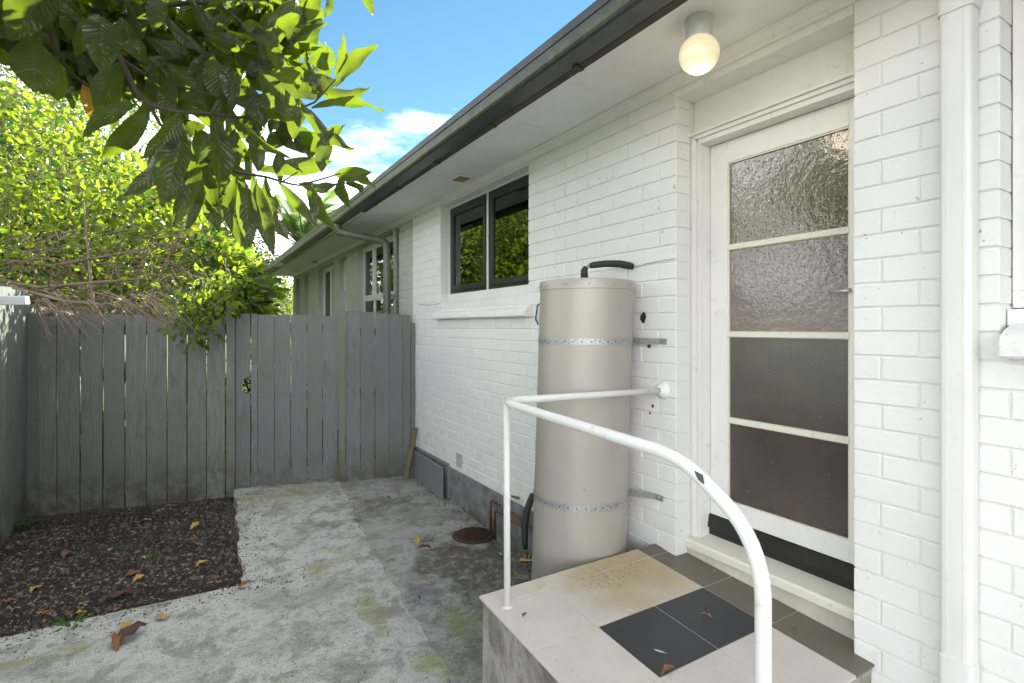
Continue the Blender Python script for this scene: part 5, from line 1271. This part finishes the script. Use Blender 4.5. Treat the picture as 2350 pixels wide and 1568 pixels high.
fallen(270, 1375, 15, .20, .05, 2, 'long crinkled purple leaf lying on the soil near the bed edge', sz, SG, .02)
fallen(318, 1333, 30, .075, .045, 1, 'bright orange yellow leaf in the middle of the soil bed', sz, SG, .02)
fallen(300, 1325, 10, .12, .04, 0, 'tan curled leaf touching the orange yellow one on the soil', sz, SG, .015)
fallen(333, 1200, -15, .10, .035, 1, 'curved yellow leaf on the soil near the back fence', sz, SG, .02)
fallen(447, 1215, 50, .12, .04, 1, 'upturned olive brown leaf on the soil near the gate post', sz, SG, .03)
fallen(440, 1245, 5, .10, .03, 0, 'thin greyish leaf flat on the soil right of centre', sz, SG, .014)
fallen(462, 1300, 20, .09, .05, 1, 'curled cream leaf on the soil close to the path', sz, SG, .02)
fallen(152, 1280, 70, .09, .06, 0, 'brown cupped leaf standing on the soil at left', sz, SG, .03)
fallen(80, 1357, 60, .08, .045, 1, 'pale buff leaf on the soil near the left edge', sz, SG, .02)
fallen(104, 1418, 10, .09, .04, 0, 'orange brown leaf fragment near the bed edge at left', sz, SG, .015)
fallen(180, 1414, -10, .085, .035, 1, 'yellow green leaf by the grass tuft on the bed edge', sz, SG, .016)
fallen(290, 1419, 25, .07, .03, 1, 'thin yellow leaf on the very edge of the bed', sz, SG, .02)
fallen(20, 1387, 0, .08, .035, 0, 'pinkish tan leaf at the left edge of the bed', sz, SG, .015)
fallen(86, 1418 - 5, 0, .05, .02, 1, 'small cream leaf left of the orange brown fragment', sz, SG, .012)
fallen(560, 1348, 28, .10, .028, 0, 'rusty orange leaf lying across the bed corner', gz, SG, .015)
fallen(955, 1250, 75, .12, .05, 1, 'yellow brown curled leaf on the concrete before the drain', gz, SG, .03)
fallen(972, 1262, -35, .13, .04, 2, 'dark red curled leaf beside the yellow brown one before the drain', gz, SG, .015)
fallen(1125, 1250, -20, .06, .03, 2, 'small red leaf on the wet concrete below the copper pipes', gz, SG, .012)
fallen(1180, 1240, -10, .08, .035, 2, 'dark red leaf at the foot of the wall beside the hose', gz, SG, .012)
fallen(963, 1373, 60, .045, .015, 2, 'tiny red leaf on the grey concrete patch', gz, SG, .01)
zt_ = lambda x, y: zl(y)
fallen(1622, 1415, 118, .052, .012, 1, 'narrow yellow leaf scrap on the charcoal tile by the rail', zt_, SG, .003)
fallen(1532, 1545, -8, .068, .022, 0, 'curled tan leaf at the near corner of the charcoal tiles', zt_, SG, .008)
fallen(1664, 1298, 10, .03, .014, 0, 'brown leaf scrap against the door threshold', zt_, SG, .003)
fallen(1638, 1311, 60, .025, .012, 1, 'tiny yellowish scrap on the brown tile', zt_, SG, .003)
fallen(1204, 1412, 20, .035, .012, 2, 'curly brown scrap on the cream tile by the rail post', zt_, SG, .004)
fallen(1822, 1444, 130, .03, .008, 0, 'thin brown bark scrap on the cream tile right of the rail', zt_, SG, .003)
def feather(u, v, ang, L, label, zf):
    p = onZ(u, v, 0.)
    for _ in range(4): p = onZ(u, v, zf(p.x, p.y))
    d = Vector((math.cos(rad(ang)), math.sin(rad(ang)), 0)); s = Vector((-d.y, d.x, 0)); b = MB(); q = p + Vector((0, 0, .004)); b.tube([q - d * L / 2, q, q + d * L / 2], [.0008, .0008, .0004], 4)
    for i in range(14):
        a = q + d * L * (i / 14 - .42); w = .005 * math.sin(math.pi * (i + 1) / 15)
        for k in (-1, 1): b.add([a, a + d * .004, a + d * .008 + s * k * w + Vector((0, 0, .002)), a + d * .005 + s * k * w], [(0, 1, 2, 3)])
    tag(b.build('feather', M['feather']), label, 'feather', 'small white feathers')
feather(1451, 1404, 110, .05, 'small white feather on the nearer charcoal tile, beside its top edge', zt_)
feather(1517, 1498, 120, .045, 'small white feather lying low on the nearer charcoal tile', zt_)
feather(1049, 1216, 160, .07, 'slender white feather on the rim of the drain', gz)
feather(1150, 1243 + 30, 100, .04, 'tiny white feather on the wet concrete by the rail post', gz)
# weeds
def weed(u, v, n_, L, label, grass=False, zf=sz):
    p = onZ(u, v, 0.)
    for _ in range(4): p = onZ(u, v, zf(p.x, p.y))
    t = thing('grass_tuft' if grass else 'weed', label, 'weed', p, 'weeds in the soil bed')
    b = MB(); P_ = []; D_ = []; N_ = []; L_ = []
    for k in range(n_):
        a = R.uniform(0, 6.28); d = Vector((math.cos(a), math.sin(a), R.uniform(.4, 1.6))).normalized()
        if grass: 
            e = p + d * L; b.add([p - Vector((.002, 0, 0)), p + Vector((.002, 0, 0)), p.lerp(e, .6) + Vector((.001, 0, .01)), e - Vector((0, 0, .01))], [(0, 1, 2, 3)])
        else:
            s_ = p + d * L * R.uniform(.3, .9); b.tube([p, s_], .0012, 3, False)
            for j in range(3): P_.append(tuple(s_)); D_.append((R.gauss(0, 1), R.gauss(0, 1), .1)); N_.append((0, 0, 1)); L_.append(L * R.uniform(.25, .45))
    b.build('blades' if grass else 'stems', M['weed'], t)
    if not grass: L_ = np.array(L_); leaf_mass('leaves', M['weed'], P_, D_, N_, L_, L_ * .8, t, T6v, T6f, None)
weed(52, 1215, 16, .14, 'largest leafy weed at the foot of the side fence corner')
weed(165, 1455 - 12, 22, .12, 'tuft of grass on the edge of the soil bed', True)
weed(190, 1245, 5, .08, 'small two leaved seedling in the left half of the soil'); weed(290, 1265, 6, .09, 'feathery upright seedling in the middle of the soil', True)
weed(510, 1185, 5, .06, 'tiny weed on the soil below the gate post'); weed(541, 1207, 5, .05, 'tiny weed in the gap between soil and path'); weed(108, 1375, 6, .05, 'small round leaved weed near the left front of the bed')
weed(245, 1290, 5, .05, 'faint green seedling left of centre in the soil'); weed(385, 1240, 6, .06, 'low yellow green weed right of centre in the soil'); weed(350, 1290, 7, .07, 'straggly pale weed near the middle of the bed', True); weed(895, 1145, 3, .05, 'blade of grass in the corner by the hatch', True, gz)
print('objects', len(bpy.data.objects))
